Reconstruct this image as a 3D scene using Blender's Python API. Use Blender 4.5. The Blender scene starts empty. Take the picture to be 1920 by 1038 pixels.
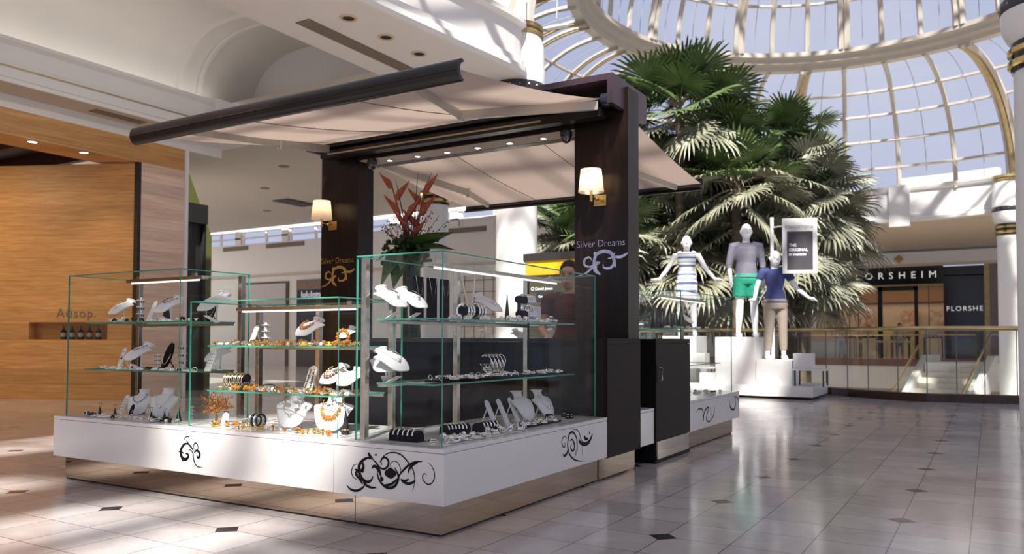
import bpy, bmesh, math, random
from math import sin, cos, pi, radians
from mathutils import Vector, Matrix, Euler

random.seed(7)
SC = bpy.context.scene
COL = SC.collection

# ------------------------------------------------------------------ camera, sky, sun, exposure
cd = bpy.data.cameras.new('camera')
cam = bpy.data.objects.new('camera', cd); COL.objects.link(cam)
yaw, pitch, roll = 0.53596, 0.03383, 0.0023
Fv = Vector((cos(yaw)*cos(pitch), sin(yaw)*cos(pitch), sin(pitch)))
Rv = Vector((sin(yaw), -cos(yaw), 0)); Uv = Rv.cross(Fv)
R2 = Rv*cos(roll)+Uv*sin(roll); U2 = -Rv*sin(roll)+Uv*cos(roll)
cam.matrix_world = Matrix(((R2.x, U2.x, -Fv.x, -3.4626), (R2.y, U2.y, -Fv.y, -2.4684), (R2.z, U2.z, -Fv.z, 1.05), (0, 0, 0, 1)))
cd.sensor_width = 36.0; cd.lens = 1507.0/1920*36; cd.shift_y = 67.3/1920
cd.clip_end = 300
cd.dof.use_dof = True; cd.dof.focus_distance = 5.4; cd.dof.aperture_fstop = 2.4
SC.camera = cam

w = bpy.data.worlds.new('sky'); SC.world = w; w.use_nodes = True
wn = w.node_tree; wn.nodes.clear()
wo = wn.nodes.new('ShaderNodeOutputWorld'); wb = wn.nodes.new('ShaderNodeBackground')
tc = wn.nodes.new('ShaderNodeTexCoord'); nz = wn.nodes.new('ShaderNodeTexNoise')
rp = wn.nodes.new('ShaderNodeValToRGB')
nz.inputs['Scale'].default_value = 2.2; nz.inputs['Detail'].default_value = 4
rp.color_ramp.elements[0].position = .38; rp.color_ramp.elements[0].color = (.42, .47, .67, 1)
rp.color_ramp.elements[1].position = .72; rp.color_ramp.elements[1].color = (.62, .65, .78, 1)
wn.links.new(tc.outputs['Generated'], nz.inputs['Vector']); wn.links.new(nz.outputs['Fac'], rp.inputs['Fac'])
wn.links.new(rp.outputs['Color'], wb.inputs['Color']); wn.links.new(wb.outputs[0], wo.inputs[0])
wb.inputs['Strength'].default_value = 1.18

sd = bpy.data.lights.new('sun', 'SUN'); sun = bpy.data.objects.new('sun', sd); COL.objects.link(sun)
SUN_DIR = Vector((.60, .25, -.76)).normalized()
sun.rotation_euler = SUN_DIR.to_track_quat('-Z', 'Y').to_euler()
sd.energy = 12.0; sd.angle = radians(2.2); sd.color = (1.0, .95, .87)

SC.view_settings.view_transform = 'Standard'; SC.view_settings.look = 'None'
SC.view_settings.exposure = -0.22; SC.view_settings.gamma = 1.0; SC.view_settings.use_curve_mapping = False
cy = SC.cycles
cy.use_denoising = True
try: cy.denoiser = 'OPENIMAGEDENOISE'
except Exception: pass
cy.max_bounces = 8; cy.diffuse_bounces = 4; cy.glossy_bounces = 4; cy.transmission_bounces = 4
cy.transparent_max_bounces = 28; cy.caustics_reflective = False; cy.caustics_refractive = False
cy.sample_clamp_indirect = 4.0; cy.sample_clamp_direct = 0.0
cy.use_adaptive_sampling = True; cy.adaptive_threshold = 0.02

# ------------------------------------------------------------------ materials
MATS = {}
def mat(name, col=(.8, .8, .8), rough=.5, metal=0., emit=None, es=1., noise=0., nscale=8., bump=0., bscale=60., spec=.5, coat=0., stretch=None, col2=None):
    if name in MATS: return MATS[name]
    m = bpy.data.materials.new(name); m.use_nodes = True; nt = m.node_tree; b = nt.nodes['Principled BSDF']
    b.inputs['Roughness'].default_value = rough; b.inputs['Metallic'].default_value = metal
    b.inputs['Specular IOR Level'].default_value = spec; b.inputs['Coat Weight'].default_value = coat
    t = nt.nodes.new('ShaderNodeTexCoord'); mp = nt.nodes.new('ShaderNodeMapping')
    nt.links.new(t.outputs['Object'], mp.inputs['Vector'])
    if stretch: mp.inputs['Scale'].default_value = stretch
    n = nt.nodes.new('ShaderNodeTexNoise'); n.inputs['Scale'].default_value = nscale; n.inputs['Detail'].default_value = 4
    nt.links.new(mp.outputs[0], n.inputs['Vector'])
    r = nt.nodes.new('ShaderNodeValToRGB')
    c2 = col2 or tuple(max(0, c*(1-noise)) for c in col)
    r.color_ramp.elements[0].position = .3; r.color_ramp.elements[0].color = (*c2, 1)
    r.color_ramp.elements[1].position = .7; r.color_ramp.elements[1].color = (*col, 1)
    nt.links.new(n.outputs['Fac'], r.inputs['Fac']); nt.links.new(r.outputs['Color'], b.inputs['Base Color'])
    if bump:
        n2 = nt.nodes.new('ShaderNodeTexNoise'); n2.inputs['Scale'].default_value = bscale
        nt.links.new(mp.outputs[0], n2.inputs['Vector'])
        bp = nt.nodes.new('ShaderNodeBump'); bp.inputs['Strength'].default_value = bump; bp.inputs['Distance'].default_value = .01
        nt.links.new(n2.outputs['Fac'], bp.inputs['Height']); nt.links.new(bp.outputs[0], b.inputs['Normal'])
    if emit:
        b.inputs['Emission Color'].default_value = (*emit, 1); b.inputs['Emission Strength'].default_value = es
    MATS[name] = m; return m

def glassmat(name, tint=(.990, .997, .994), base=.008, peak=.16, rough=0.0):
    if name in MATS: return MATS[name]
    m = bpy.data.materials.new(name); m.use_nodes = True; nt = m.node_tree; nt.nodes.clear()
    o = nt.nodes.new('ShaderNodeOutputMaterial'); mx = nt.nodes.new('ShaderNodeMixShader')
    tr = nt.nodes.new('ShaderNodeBsdfTransparent'); gl = nt.nodes.new('ShaderNodeBsdfGlossy')
    tr.inputs['Color'].default_value = (*tint, 1); gl.inputs['Roughness'].default_value = rough
    lw = nt.nodes.new('ShaderNodeLayerWeight'); lw.inputs['Blend'].default_value = .5
    pw = nt.nodes.new('ShaderNodeMath'); pw.operation = 'POWER'; pw.inputs[1].default_value = 4.0
    ml = nt.nodes.new('ShaderNodeMath'); ml.operation = 'MULTIPLY_ADD'; ml.inputs[1].default_value = peak; ml.inputs[2].default_value = base
    nt.links.new(lw.outputs['Facing'], pw.inputs[0]); nt.links.new(pw.outputs[0], ml.inputs[0])
    nt.links.new(ml.outputs[0], mx.inputs[0]); nt.links.new(tr.outputs[0], mx.inputs[1]); nt.links.new(gl.outputs[0], mx.inputs[2])
    nt.links.new(mx.outputs[0], o.inputs[0]); MATS[name] = m; return m

def fabricmat(name, col, trans):
    m = bpy.data.materials.new(name); m.use_nodes = True; nt = m.node_tree; nt.nodes.clear()
    o = nt.nodes.new('ShaderNodeOutputMaterial'); mx = nt.nodes.new('ShaderNodeMixShader'); mx.inputs[0].default_value = trans
    d = nt.nodes.new('ShaderNodeBsdfDiffuse'); t = nt.nodes.new('ShaderNodeBsdfTranslucent')
    d.inputs[0].default_value = (*col, 1); t.inputs[0].default_value = (*col, 1)
    nt.links.new(d.outputs[0], mx.inputs[1]); nt.links.new(t.outputs[0], mx.inputs[2]); nt.links.new(mx.outputs[0], o.inputs[0])
    MATS[name] = m; return m

def woodmat(name, c1, c2, rough=.4, plank=0.0, axis='Z', scale=(1.2, 1.2, 22)):
    """grain streaks; plank > 0 adds thin horizontal joints every `plank` metres"""
    m = bpy.data.materials.new(name); m.use_nodes = True; nt = m.node_tree; b = nt.nodes['Principled BSDF']
    b.inputs['Roughness'].default_value = rough; b.inputs['Specular IOR Level'].default_value = .3
    t = nt.nodes.new('ShaderNodeTexCoord'); mp = nt.nodes.new('ShaderNodeMapping'); mp.inputs['Scale'].default_value = scale
    nt.links.new(t.outputs['Object'], mp.inputs[0])
    n = nt.nodes.new('ShaderNodeTexNoise'); n.inputs['Scale'].default_value = 1.6; n.inputs['Detail'].default_value = 6; n.inputs['Distortion'].default_value = .6
    nt.links.new(mp.outputs[0], n.inputs['Vector'])
    r = nt.nodes.new('ShaderNodeValToRGB'); r.color_ramp.elements[0].position = .35; r.color_ramp.elements[1].position = .68
    r.color_ramp.elements[0].color = (*c1, 1); r.color_ramp.elements[1].color = (*c2, 1)
    nt.links.new(n.outputs['Fac'], r.inputs['Fac'])
    out = r.outputs['Color']
    if plank:
        sx = nt.nodes.new('ShaderNodeSeparateXYZ'); nt.links.new(t.outputs['Object'], sx.inputs[0])
        dv = nt.nodes.new('ShaderNodeMath'); dv.operation = 'DIVIDE'; dv.inputs[1].default_value = plank
        fl = nt.nodes.new('ShaderNodeMath'); fl.operation = 'FLOOR'
        fr = nt.nodes.new('ShaderNodeMath'); fr.operation = 'FRACT'
        nt.links.new(sx.outputs[axis], dv.inputs[0]); nt.links.new(dv.outputs[0], fl.inputs[0]); nt.links.new(dv.outputs[0], fr.inputs[0])
        wn_ = nt.nodes.new('ShaderNodeTexWhiteNoise'); wn_.noise_dimensions = '1D'; nt.links.new(fl.outputs[0], wn_.inputs['W'])
        mr = nt.nodes.new('ShaderNodeMapRange'); mr.inputs[3].default_value = .86; mr.inputs[4].default_value = 1.08
        nt.links.new(wn_.outputs['Value'], mr.inputs[0])
        lt = nt.nodes.new('ShaderNodeMath'); lt.operation = 'LESS_THAN'; lt.inputs[1].default_value = .03
        nt.links.new(fr.outputs[0], lt.inputs[0])
        sb = nt.nodes.new('ShaderNodeMath'); sb.operation = 'MULTIPLY_ADD'; sb.inputs[1].default_value = -.3
        nt.links.new(lt.outputs[0], sb.inputs[0]); nt.links.new(mr.outputs[0], sb.inputs[2])
        mm = nt.nodes.new('ShaderNodeVectorMath'); mm.operation = 'SCALE'
        nt.links.new(out, mm.inputs[0]); nt.links.new(sb.outputs[0], mm.inputs['Scale']); out = mm.outputs[0]
    nt.links.new(out, b.inputs['Base Color']); MATS[name] = m; return m

def floormat():
    m = bpy.data.materials.new('marble_tiles'); m.use_nodes = True; nt = m.node_tree; b = nt.nodes['Principled BSDF']
    N = lambda t: nt.nodes.new(t); L = nt.links.new
    def math(op, a, b_=None, c=None):
        n = N('ShaderNodeMath'); n.operation = op
        for i, v in enumerate((a, b_, c)):
            if v is None: continue
            if isinstance(v, (int, float)): n.inputs[i].default_value = v
            else: L(v, n.inputs[i])
        return n.outputs[0]
    t = N('ShaderNodeTexCoord'); s = N('ShaderNodeSeparateXYZ'); L(t.outputs['Object'], s.inputs[0])
    tx = math('DIVIDE', math('ADD', s.outputs['X'], .41), .366); ty = math('DIVIDE', math('ADD', s.outputs['Y'], 2.01), .354)
    def near(v): return math('ABSOLUTE', math('SUBTRACT', v, math('ROUND', v)))
    gx = math('MULTIPLY', near(tx), .366); gy = math('MULTIPLY', near(ty), .354)
    g = math('LESS_THAN', math('MINIMUM', gx, gy), .0028)
    ax = math('MULTIPLY', near(math('DIVIDE', tx, 3.0)), 1.098); ay = math('MULTIPLY', near(math('DIVIDE', ty, 3.0)), 1.062)
    dm = math('LESS_THAN', math('ADD', ax, ay), .082)
    cx = N('ShaderNodeCombineXYZ'); L(math('FLOOR', tx), cx.inputs[0]); L(math('FLOOR', ty), cx.inputs[1])
    wn_ = N('ShaderNodeTexWhiteNoise'); wn_.noise_dimensions = '2D'; L(cx.outputs[0], wn_.inputs['Vector'])
    n = N('ShaderNodeTexNoise'); n.inputs['Scale'].default_value = 3.5; n.inputs['Detail'].default_value = 6; n.inputs['Distortion'].default_value = 1.2
    L(t.outputs['Object'], n.inputs['Vector'])
    f = math('MULTIPLY_ADD', wn_.outputs['Value'], .35, math('MULTIPLY', n.outputs['Fac'], .65))
    r = N('ShaderNodeValToRGB'); r.color_ramp.elements[0].position = .25; r.color_ramp.elements[1].position = .75
    r.color_ramp.elements[0].color = (.42, .375, .365, 1); r.color_ramp.elements[1].color = (.61, .56, .545, 1)
    L(f, r.inputs['Fac'])
    m1 = N('ShaderNodeMix'); m1.data_type = 'RGBA'; L(g, m1.inputs[0]); L(r.outputs[0], m1.inputs[6]); m1.inputs[7].default_value = (.10, .085, .085, 1)
    m2 = N('ShaderNodeMix'); m2.data_type = 'RGBA'; L(dm, m2.inputs[0]); L(m1.outputs[2], m2.inputs[6]); m2.inputs[7].default_value = (.025, .025, .03, 1)
    L(m2.outputs[2], b.inputs['Base Color'])
    n3 = N('ShaderNodeTexNoise'); n3.inputs['Scale'].default_value = 1.3; L(t.outputs['Object'], n3.inputs['Vector'])
    L(math('MULTIPLY_ADD', n3.outputs['Fac'], .12, .075), b.inputs['Roughness'])
    b.inputs['Specular IOR Level'].default_value = .8
    n4 = N('ShaderNodeTexNoise'); n4.inputs['Scale'].default_value = 5; L(t.outputs['Object'], n4.inputs['Vector'])
    bp = N('ShaderNodeBump'); bp.inputs['Strength'].default_value = .09; bp.inputs['Distance'].default_value = .004
    L(n4.outputs['Fac'], bp.inputs['Height']); L(bp.outputs[0], b.inputs['Normal'])
    MATS['marble_tiles'] = m; return m

FLOOR = floormat()
PLASTER = mat('cream_plaster', (.80, .77, .73), .7, noise=.04, nscale=2)
PLASTERW = mat('white_plaster', (.80, .78, .75), .6, noise=.03, nscale=2)
BEIGE = mat('beige_plaster', (.62, .53, .42), .7, noise=.05, nscale=2)
WHITEP = mat('white_painted_steel', (.84, .83, .80), .35, noise=.03)
CREAMRIB = mat('cream_painted_steel', (.56, .51, .44), .45, noise=.08, nscale=3)
GOLD = mat('brass', (.72, .50, .18), .22, 1.0, noise=.2, nscale=12)
GOLDP = mat('dull_gold_paint', (.50, .38, .18), .45, .6, noise=.25, nscale=9)
LACQ = mat('white_lacquer', (.80, .785, .765), .16, noise=.02, coat=.3)
MIRROR = mat('bronze_mirror', (.50, .42, .34), .035, 1.0, noise=.06, nscale=1.5)
CHROME = mat('brushed_chrome', (.60, .55, .45), .18, 1.0, noise=.2, nscale=30)
SILVER = mat('silver', (.90, .89, .87), .17, 1.0, noise=.12, nscale=60)
GOLDJ = mat('gold_jewellery', (.85, .58, .18), .18, 1.0, noise=.2, nscale=60)
AMBER = mat('amber', (.62, .22, .02), .15, noise=.5, nscale=40, coat=.6)
YELLOWG = mat('yellow_stone', (.85, .60, .05), .15, noise=.2, nscale=40, coat=.6)
PEARL = mat('pearl', (.86, .83, .78), .18, noise=.05, coat=.5)
LEATHER = mat('white_leatherette', (.84, .83, .82), .45, noise=.03, nscale=30)
VELVET = mat('black_velvet', (.012, .010, .012), .9, noise=.2, nscale=50, spec=.1)
BLACKG = mat('black_gloss', (.012, .012, .014), .12, noise=.2)
ACRYL = mat('frosted_acrylic', (.74, .76, .77), .2, noise=.05)
DARKWOOD = woodmat('dark_wenge', (.004, .002, .0015), (.015, .006, .004), .30, scale=(14, 14, 1.5))
DARKPANEL = mat('dark_brown_laminate', (.018, .012, .010), .45, noise=.12, nscale=6, spec=.15)
FASCIAM = mat('plum_brown_lacquer', (.045, .026, .036), .35, noise=.12, nscale=5)
DARKALU = mat('dark_aluminium', (.007, .005, .005), .32, .15, noise=.2, nscale=5)
ARMALU = mat('pale_beige_aluminium', (.50, .46, .40), .35, .3, noise=.06)
FABRIC = fabricmat('taupe_awning_fabric', (.60, .475, .40), .27)
AESOPW = woodmat('honey_veneer', (.50, .25, .085), (.66, .37, .15), .42, plank=.26)
AESOPF = woodmat('pale_veneer', (.74, .50, .38), (.86, .67, .54), .45, plank=.20)
GLASS = glassmat('clear_glass')
ROOFG = glassmat('roof_glass', (.93, .94, .97), .01, .1)
RAILG = glassmat('railing_glass', (.90, .95, .94), .04, .3)
EDGE = mat('green_glass_edge', (.05, .33, .22), .1, noise=.3, nscale=6, coat=.5)
DECAL = mat('black_vinyl', (.006, .006, .007), .5, noise=.1, spec=.15)
DECALG = mat('gold_reflection_vinyl', (.90, .66, .22), .28, 1.0, noise=.3, nscale=25)  # chrome vinyl; its gold reflection is put into the colour
DECALS = mat('silver_foil', (.60, .58, .70), .25, 1.0, noise=.4, nscale=20)
BLACK = mat('matt_black', (.01, .01, .01), .7)

# ------------------------------------------------------------------ mesh helpers
class MB:
    def __init__(s): s.v = []; s.f = []; s.m = []; s.mi = 0
    def add(s, vs, fs, mi=None):
        o = len(s.v); s.v += [tuple(x) for x in vs]; s.f += [tuple(o+i for i in f) for f in fs]
        s.m += ([s.mi if mi is None else mi]*len(fs) if not isinstance(mi, list) else mi)
        return s
    def box(s, x0, y0, z0, x1, y1, z1, mi=None):
        if x0 > x1: x0, x1 = x1, x0
        if y0 > y1: y0, y1 = y1, y0
        if z0 > z1: z0, z1 = z1, z0
        return s.add([(x0, y0, z0), (x1, y0, z0), (x1, y1, z0), (x0, y1, z0), (x0, y0, z1), (x1, y0, z1), (x1, y1, z1), (x0, y1, z1)],
              [(3, 2, 1, 0), (4, 5, 6, 7), (0, 1, 5, 4), (1, 2, 6, 5), (2, 3, 7, 6), (3, 0, 4, 7)], mi)
    def bevbox(s, x0, y0, z0, x1, y1, z1, b=.006, mi=None):
        bm = bmesh.new(); bmesh.ops.create_cube(bm, size=1)
        for v in bm.verts: v.co = Vector(((x0+x1)/2+v.co.x*(x1-x0), (y0+y1)/2+v.co.y*(y1-y0), (z0+z1)/2+v.co.z*(z1-z0)))
        bmesh.ops.bevel(bm, geom=bm.edges[:], offset=b, segments=2, affect='EDGES', profile=.7)
        s.add([v.co[:] for v in bm.verts], [[v.index for v in f.verts] for f in bm.faces], mi); bm.free(); return s
    def rings(s, rings, cap=True, mi=None, closed=True):
        n = len(rings[0]); vs = [p for r in rings for p in r]; fs = []
        for i in range(len(rings)-1):
            for j in range(n if closed else n-1):
                a = i*n+j; b = i*n+(j+1) % n; fs.append((a, b, b+n, a+n))
        if cap and closed: fs.append(tuple(range(n-1, -1, -1))); fs.append(tuple((len(rings)-1)*n+j for j in range(n)))
        return s.add(vs, fs, mi)
    def tube(s, pts, r, n=8, mi=None, cap=True):
        pts = [Vector(p) for p in pts]; rs = r if isinstance(r, (list, tuple)) else [r]*len(pts); R = []
        up = None
        for i, p in enumerate(pts):
            d = (pts[min(i+1, len(pts)-1)]-pts[max(i-1, 0)]).normalized()
            if up is None: up = Vector((0, 0, 1)) if abs(d.z) < .9 else Vector((1, 0, 0))
            a = d.cross(up)
            if a.length < 1e-5: a = d.cross(Vector((0, 1, 0)))
            a.normalize(); b = d.cross(a); up = -b if False else up
            R.append([tuple(p+a*cos(2*pi*k/n)*rs[i]+b*sin(2*pi*k/n)*rs[i]) for k in range(n)])
        return s.rings(R, cap, mi)
    def lathe(s, prof, c=(0, 0, 0), n=24, mi=None, cap=True):
        return s.rings([[(c[0]+r*cos(2*pi*k/n), c[1]+r*sin(2*pi*k/n), c[2]+z) for k in range(n)] for r, z in prof], cap, mi)
    def loft(s, secs, n=16, mi=None):   # secs: (x, y, z, rx, ry)
        return s.rings([[(x+rx*cos(2*pi*k/n), y+ry*sin(2*pi*k/n), z) for k in range(n)] for x, y, z, rx, ry in secs], True, mi)
    def ball(s, c, r, n=8, sc=(1, 1, 1), mi=None):
        m = max(4, n//2+1)
        return s.rings([[(c[0]+sc[0]*r*max(.02, sin(pi*i/m))*cos(2*pi*k/n), c[1]+sc[1]*r*max(.02, sin(pi*i/m))*sin(2*pi*k/n), c[2]-sc[2]*r*cos(pi*i/m)) for k in range(n)] for i in range(m+1)], True, mi)
    def torus(s, c, R, r, n=16, k=6, axis='z', mi=None, sq=(1, 1)):
        rr = []
        for i in range(n):
            a = 2*pi*i/n; row = []
            for j in range(k):
                b = 2*pi*j/k; q = R+r*cos(b); p = (q*cos(a)*sq[0], q*sin(a)*sq[1], r*sin(b))
                if axis == 'x': p = (p[2], p[0], p[1])
                if axis == 'y': p = (p[0], p[2], p[1])
                row.append((c[0]+p[0], c[1]+p[1], c[2]+p[2]))
            rr.append(row)
        rr.append(rr[0]); return s.rings(rr, False, mi)
    def prism(s, poly, axis, a, b, mi=None):   # poly of 2-D points in the other two axes, extruded a..b
        def P(u, v, t):
            return {'x': (t, u, v), 'y': (u, t, v), 'z': (u, v, t)}[axis]
        n = len(poly)
        return s.add([P(u, v, a) for u, v in poly]+[P(u, v, b) for u, v in poly],
              [tuple(range(n-1, -1, -1)), tuple(range(n, 2*n))]+[(i, (i+1) % n, n+(i+1) % n, n+i) for i in range(n)], mi)
    def ribbon(s, pts, w, fn, t=.0015, mi=None, taper=True):
        """flat stroke with pointed ends; fn maps (u, v, h) to 3-D"""
        P = spline(pts, 6); n = len(P); L = []; R = []
        for i, (u, v) in enumerate(P):
            a = P[max(0, i-1)]; b = P[min(n-1, i+1)]; dx, dy = b[0]-a[0], b[1]-a[1]; l = math.hypot(dx, dy) or 1
            k = i/(n-1); ww = w*.5*(max(.12, sin(pi*min(1, max(0, k)))**.5) if taper else 1)
            L.append((u-dy/l*ww, v+dx/l*ww)); R.append((u+dy/l*ww, v-dx/l*ww))
        vs = [fn(*q, t) for q in L]+[fn(*q, t) for q in R]
        return s.add(vs, [(i, i+1, n+i+1, n+i) for i in range(n-1)], mi)
    def xf(s, M, start=0):
        s.v = s.v[:start]+[tuple(M @ Vector(p)) for p in s.v[start:]]; return s
    def mesh(s, name, mats, smooth=False):
        me = bpy.data.meshes.new(name); me.from_pydata(s.v, [], s.f)
        for m in (mats if isinstance(mats, (list, tuple)) else [mats]): me.materials.append(m)
        me.polygons.foreach_set('material_index', s.m)
        me.update()
        bm = bmesh.new(); bm.from_mesh(me); bmesh.ops.recalc_face_normals(bm, faces=bm.faces[:]); bm.to_mesh(me); bm.free()
        if smooth: me.polygons.foreach_set('use_smooth', [True]*len(me.polygons)); me.set_sharp_from_angle(angle=radians(smooth if smooth > 1 else 40))
        return me
    def build(s, name, mats, parent=None, smooth=False):
        o = bpy.data.objects.new(name, s.mesh(name, mats, smooth)); COL.objects.link(o)
        if parent is not None: setparent(o, parent)
        return o
def spline(pts, k):
    if len(pts) < 3: return [(pts[0][0]+(pts[-1][0]-pts[0][0])*i/4, pts[0][1]+(pts[-1][1]-pts[0][1])*i/4) for i in range(5)]
    P = [pts[0]]+list(pts)+[pts[-1]]; out = []
    for i in range(1, len(P)-2):
        for j in range(k):
            t = j/k; out.append(tuple(.5*((2*P[i][c])+(-P[i-1][c]+P[i+1][c])*t+(2*P[i-1][c]-5*P[i][c]+4*P[i+1][c]-P[i+2][c])*t*t+(-P[i-1][c]+3*P[i][c]-3*P[i+1][c]+P[i+2][c])*t**3) for c in (0, 1)))
    out.append(tuple(pts[-1])); return out
def spline3(pts, k=5):
    P = [Vector(pts[0])]+[Vector(p) for p in pts]+[Vector(pts[-1])]; out = []
    for i in range(1, len(P)-2):
        for j in range(k):
            t = j/k; out.append(.5*((2*P[i])+(P[i+1]-P[i-1])*t+(2*P[i-1]-5*P[i]+4*P[i+1]-P[i+2])*t*t+(3*P[i]-P[i-1]-3*P[i+1]+P[i+2])*t**3))
    out.append(Vector(pts[-1])); return out
def setparent(o, p):
    """the parts are modelled in world space around the thing's base"""
    o.parent = p; r = p
    M = Matrix.Identity(4)
    while r: M = r.matrix_basis.copy() if r.parent is None else M; r = r.parent
    if p.parent is None: o.matrix_parent_inverse = p.matrix_basis.inverted()
def tag(o, label=None, cat=None, group=None, kind=None):
    if label: o['label'] = label
    if cat: o['category'] = cat
    if group: o['group'] = group
    if kind: o['kind'] = kind
    return o
def thing(name, label, cat, loc=(0, 0, 0), group=None):
    o = bpy.data.objects.new(name, None); COL.objects.link(o); o.location = loc; o.empty_display_size = .1
    return tag(o, label, cat, group)
def struct(name, mb, m, smooth=False):
    return tag(mb.build(name, m, None, smooth), kind='structure')
def copy_tree(o, parent=None):
    c = o.copy(); COL.objects.link(c)
    if parent is not None: c.parent = parent
    for k in (ch for ch in CH.get(o.name, [])): copy_tree(k, c)
    return c
CH = {}
def index_children():
    CH.clear()
    for o in bpy.data.objects:
        if o.parent: CH.setdefault(o.parent.name, []).append(o)
def put(proto, loc, rz=0, label=None, group=None, scale=None, tilt=None):
    """first use moves the prototype itself, later uses copy it with all its parts"""
    if proto.get('_used'): o = copy_tree(proto)
    else: o = proto; proto['_used'] = 1
    o.location = loc; o.rotation_euler = (tilt[0] if tilt else 0, tilt[1] if tilt else 0, rz)
    if scale: o.scale = (scale,)*3 if not isinstance(scale, tuple) else scale
    if label: o['label'] = label
    if group: o['group'] = group
    return o
def text(name, s, loc, face, size, m, parent=None, extrude=.002, align='LEFT', weight=0, sx=1.0, spacing=1.0):
    cu = bpy.data.curves.new(name, 'FONT'); cu.body = s; cu.size = size; cu.extrude = extrude; cu.align_x = align; cu.offset = weight; cu.space_character = spacing
    cu.resolution_u = 3
    t = bpy.data.objects.new(name, cu); COL.objects.link(t)
    dg = bpy.context.evaluated_depsgraph_get(); me = bpy.data.meshes.new_from_object(t.evaluated_get(dg)); bpy.data.objects.remove(t)
    rot = (Euler((pi/2, 0, -pi/2)) if face == '-x' else Euler((pi/2, 0, 0))) if isinstance(face, str) else face
    me.transform(Matrix.Translation(loc) @ rot.to_matrix().to_4x4() @ Matrix.Diagonal((sx, 1, 1, 1)))
    me.materials.clear(); me.materials.append(m)
    o = bpy.data.objects.new(name, me); COL.objects.link(o)
    if parent is not None: setparent(o, parent)
    return o
# ------------------------------------------------------------------ the setting: floor, kerb, ceilings, walls
CX, CY, RO, RI, ZS, ZR = 17.4, .5, 10.0, 6.6, 6.2, 9.83      # atrium centre, entablature radius, ring radius, spring and ring heights
kerb = spline([(20, 9.3), (16, 8.9), (13.9, 6.5), (13.6, 3.0), (13.4, .6), (12.75, -.3), (12.2, -1.35), (12.3, -2.3), (12.5, -3.1), (12.4, -5.5), (13.2, -9.5)], 6)
mb = MB(); poly = [(-16, -10), (-16, 36), (20, 36)]+[(x, y) for x, y in kerb]+[(13.2, -10)]
n = len(poly); mb.add([(x, y, 0) for x, y in poly]+[(x, y, -.35) for x, y in poly], [tuple(range(n))]+[(i, (i+1) % n, n+(i+1) % n, n+i) for i in range(n)])
struct('floor', mb, FLOOR)
mb = MB().box(10, -16, -4.55, 60, 14, -4.5); struct('floor_lower', mb, mat('beige_stone', (.58, .48, .34), .4, noise=.1, nscale=2))
KERB = mat('dark_red_granite', (.060, .026, .020), .2, noise=.4, nscale=25)
def band(mb, path, z0, z1, t, side=1):
    n = len(path); L = []
    for i, (x, y) in enumerate(path):
        a = path[max(0, i-1)]; b = path[min(n-1, i+1)]; dx, dy = b[0]-a[0], b[1]-a[1]; l = math.hypot(dx, dy)
        L.append((x-dy/l*t*side, y+dx/l*t*side))
    return mb.rings([[(path[i][0], path[i][1], z0), (L[i][0], L[i][1], z0), (L[i][0], L[i][1], z1), (path[i][0], path[i][1], z1)] for i in range(n)])
mb = MB(); band(mb, kerb, -.02, .14, .22); kb = struct('trim_1', mb, KERB); kb['label'] = 'dark red granite kerb at the edge of the atrium opening'

# balustrade of glass on the kerb
rl = thing('balustrade', 'glass balustrade with a brass handrail on the dark kerb of the near floor', 'railing', (12.3, -1.3, .14))
kin = []
n = len(kerb)
for i, (x, y) in enumerate(kerb):
    a = kerb[max(0, i-1)]; b = kerb[min(n-1, i+1)]; dx, dy = b[0]-a[0], b[1]-a[1]; l = math.hypot(dx, dy); kin.append((x-dy/l*.11, y+dx/l*.11))
RAILBR = mat('aged_brass_rail', (.62, .47, .24), .25, .9, noise=.15)
MB().tube([(x, y, 1.27) for x, y in kin], .042, 10).build('handrail', RAILBR, rl, smooth=True)
acc = 0; seg = [kin[0]]; panes = []
for i in range(1, n):
    acc += math.dist(kin[i], kin[i-1]); seg.append(kin[i])
    if acc > .42: panes.append(seg); seg = [kin[i]]; acc = 0
for pn in panes:
    m_ = MB(); q = [Vector((x, y, 0)) for x, y in pn]
    for a, b in zip(q, q[1:]): m_.add([(a.x, a.y, .14), (b.x, b.y, .14), (b.x, b.y, 1.24), (a.x, a.y, 1.24)], [(0, 1, 2, 3)])
    m_.build('glass_pane', RAILG, rl)
    e = q[-1]; MB().box(e.x-.008, e.y-.008, .14, e.x+.008, e.y+.008, 1.24).build('pane_joint', mat('grey_seal', (.12, .14, .13), .4), rl)

# flat ceiling ring around the atrium, wing ceiling, soffit of the near side
def arc(r, a0, a1, k, c=(CX, CY)): return [(c[0]+r*cos(radians(a0+(a1-a0)*i/k)), c[1]+r*sin(radians(a0+(a1-a0)*i/k))) for i in range(k+1)]
A0, A1 = -95, 80
mb = MB(); a = arc(RO+.3, A0, A1, 40); b = arc(24, A0, A1, 40)
mb.add([(x, y, 5.25) for x, y in a]+[(x, y, 5.25) for x, y in b]+[(x, y, 5.35) for x, y in b], [(i, i+1, 42+i, 41+i) for i in range(40)])
struct('ceiling_ring', mb, BEIGE)
mb = MB(); path = arc(RO+.3, 80, 158, 16)
mb.add([(x, y, 5.6) for x, y in path]+[(6.95, 5.9, 5.6), (6.95, 34, 5.6), (19.6, 34, 5.6)], [tuple(range(len(path)+3))])
struct('ceiling_wing', mb, mat('warm_ceiling_plaster', (.60, .55, .47), .7, noise=.05, nscale=1))
edge = spline([(-16, 4.75), (-6, 4.6), (0, 4.5), (4.06, 4.31), (7.16, 3.97), (7.75, 4.0)], 5)
edge = [(x, y) for x, y in edge]
mb = MB(); ne = len(edge)
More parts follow.
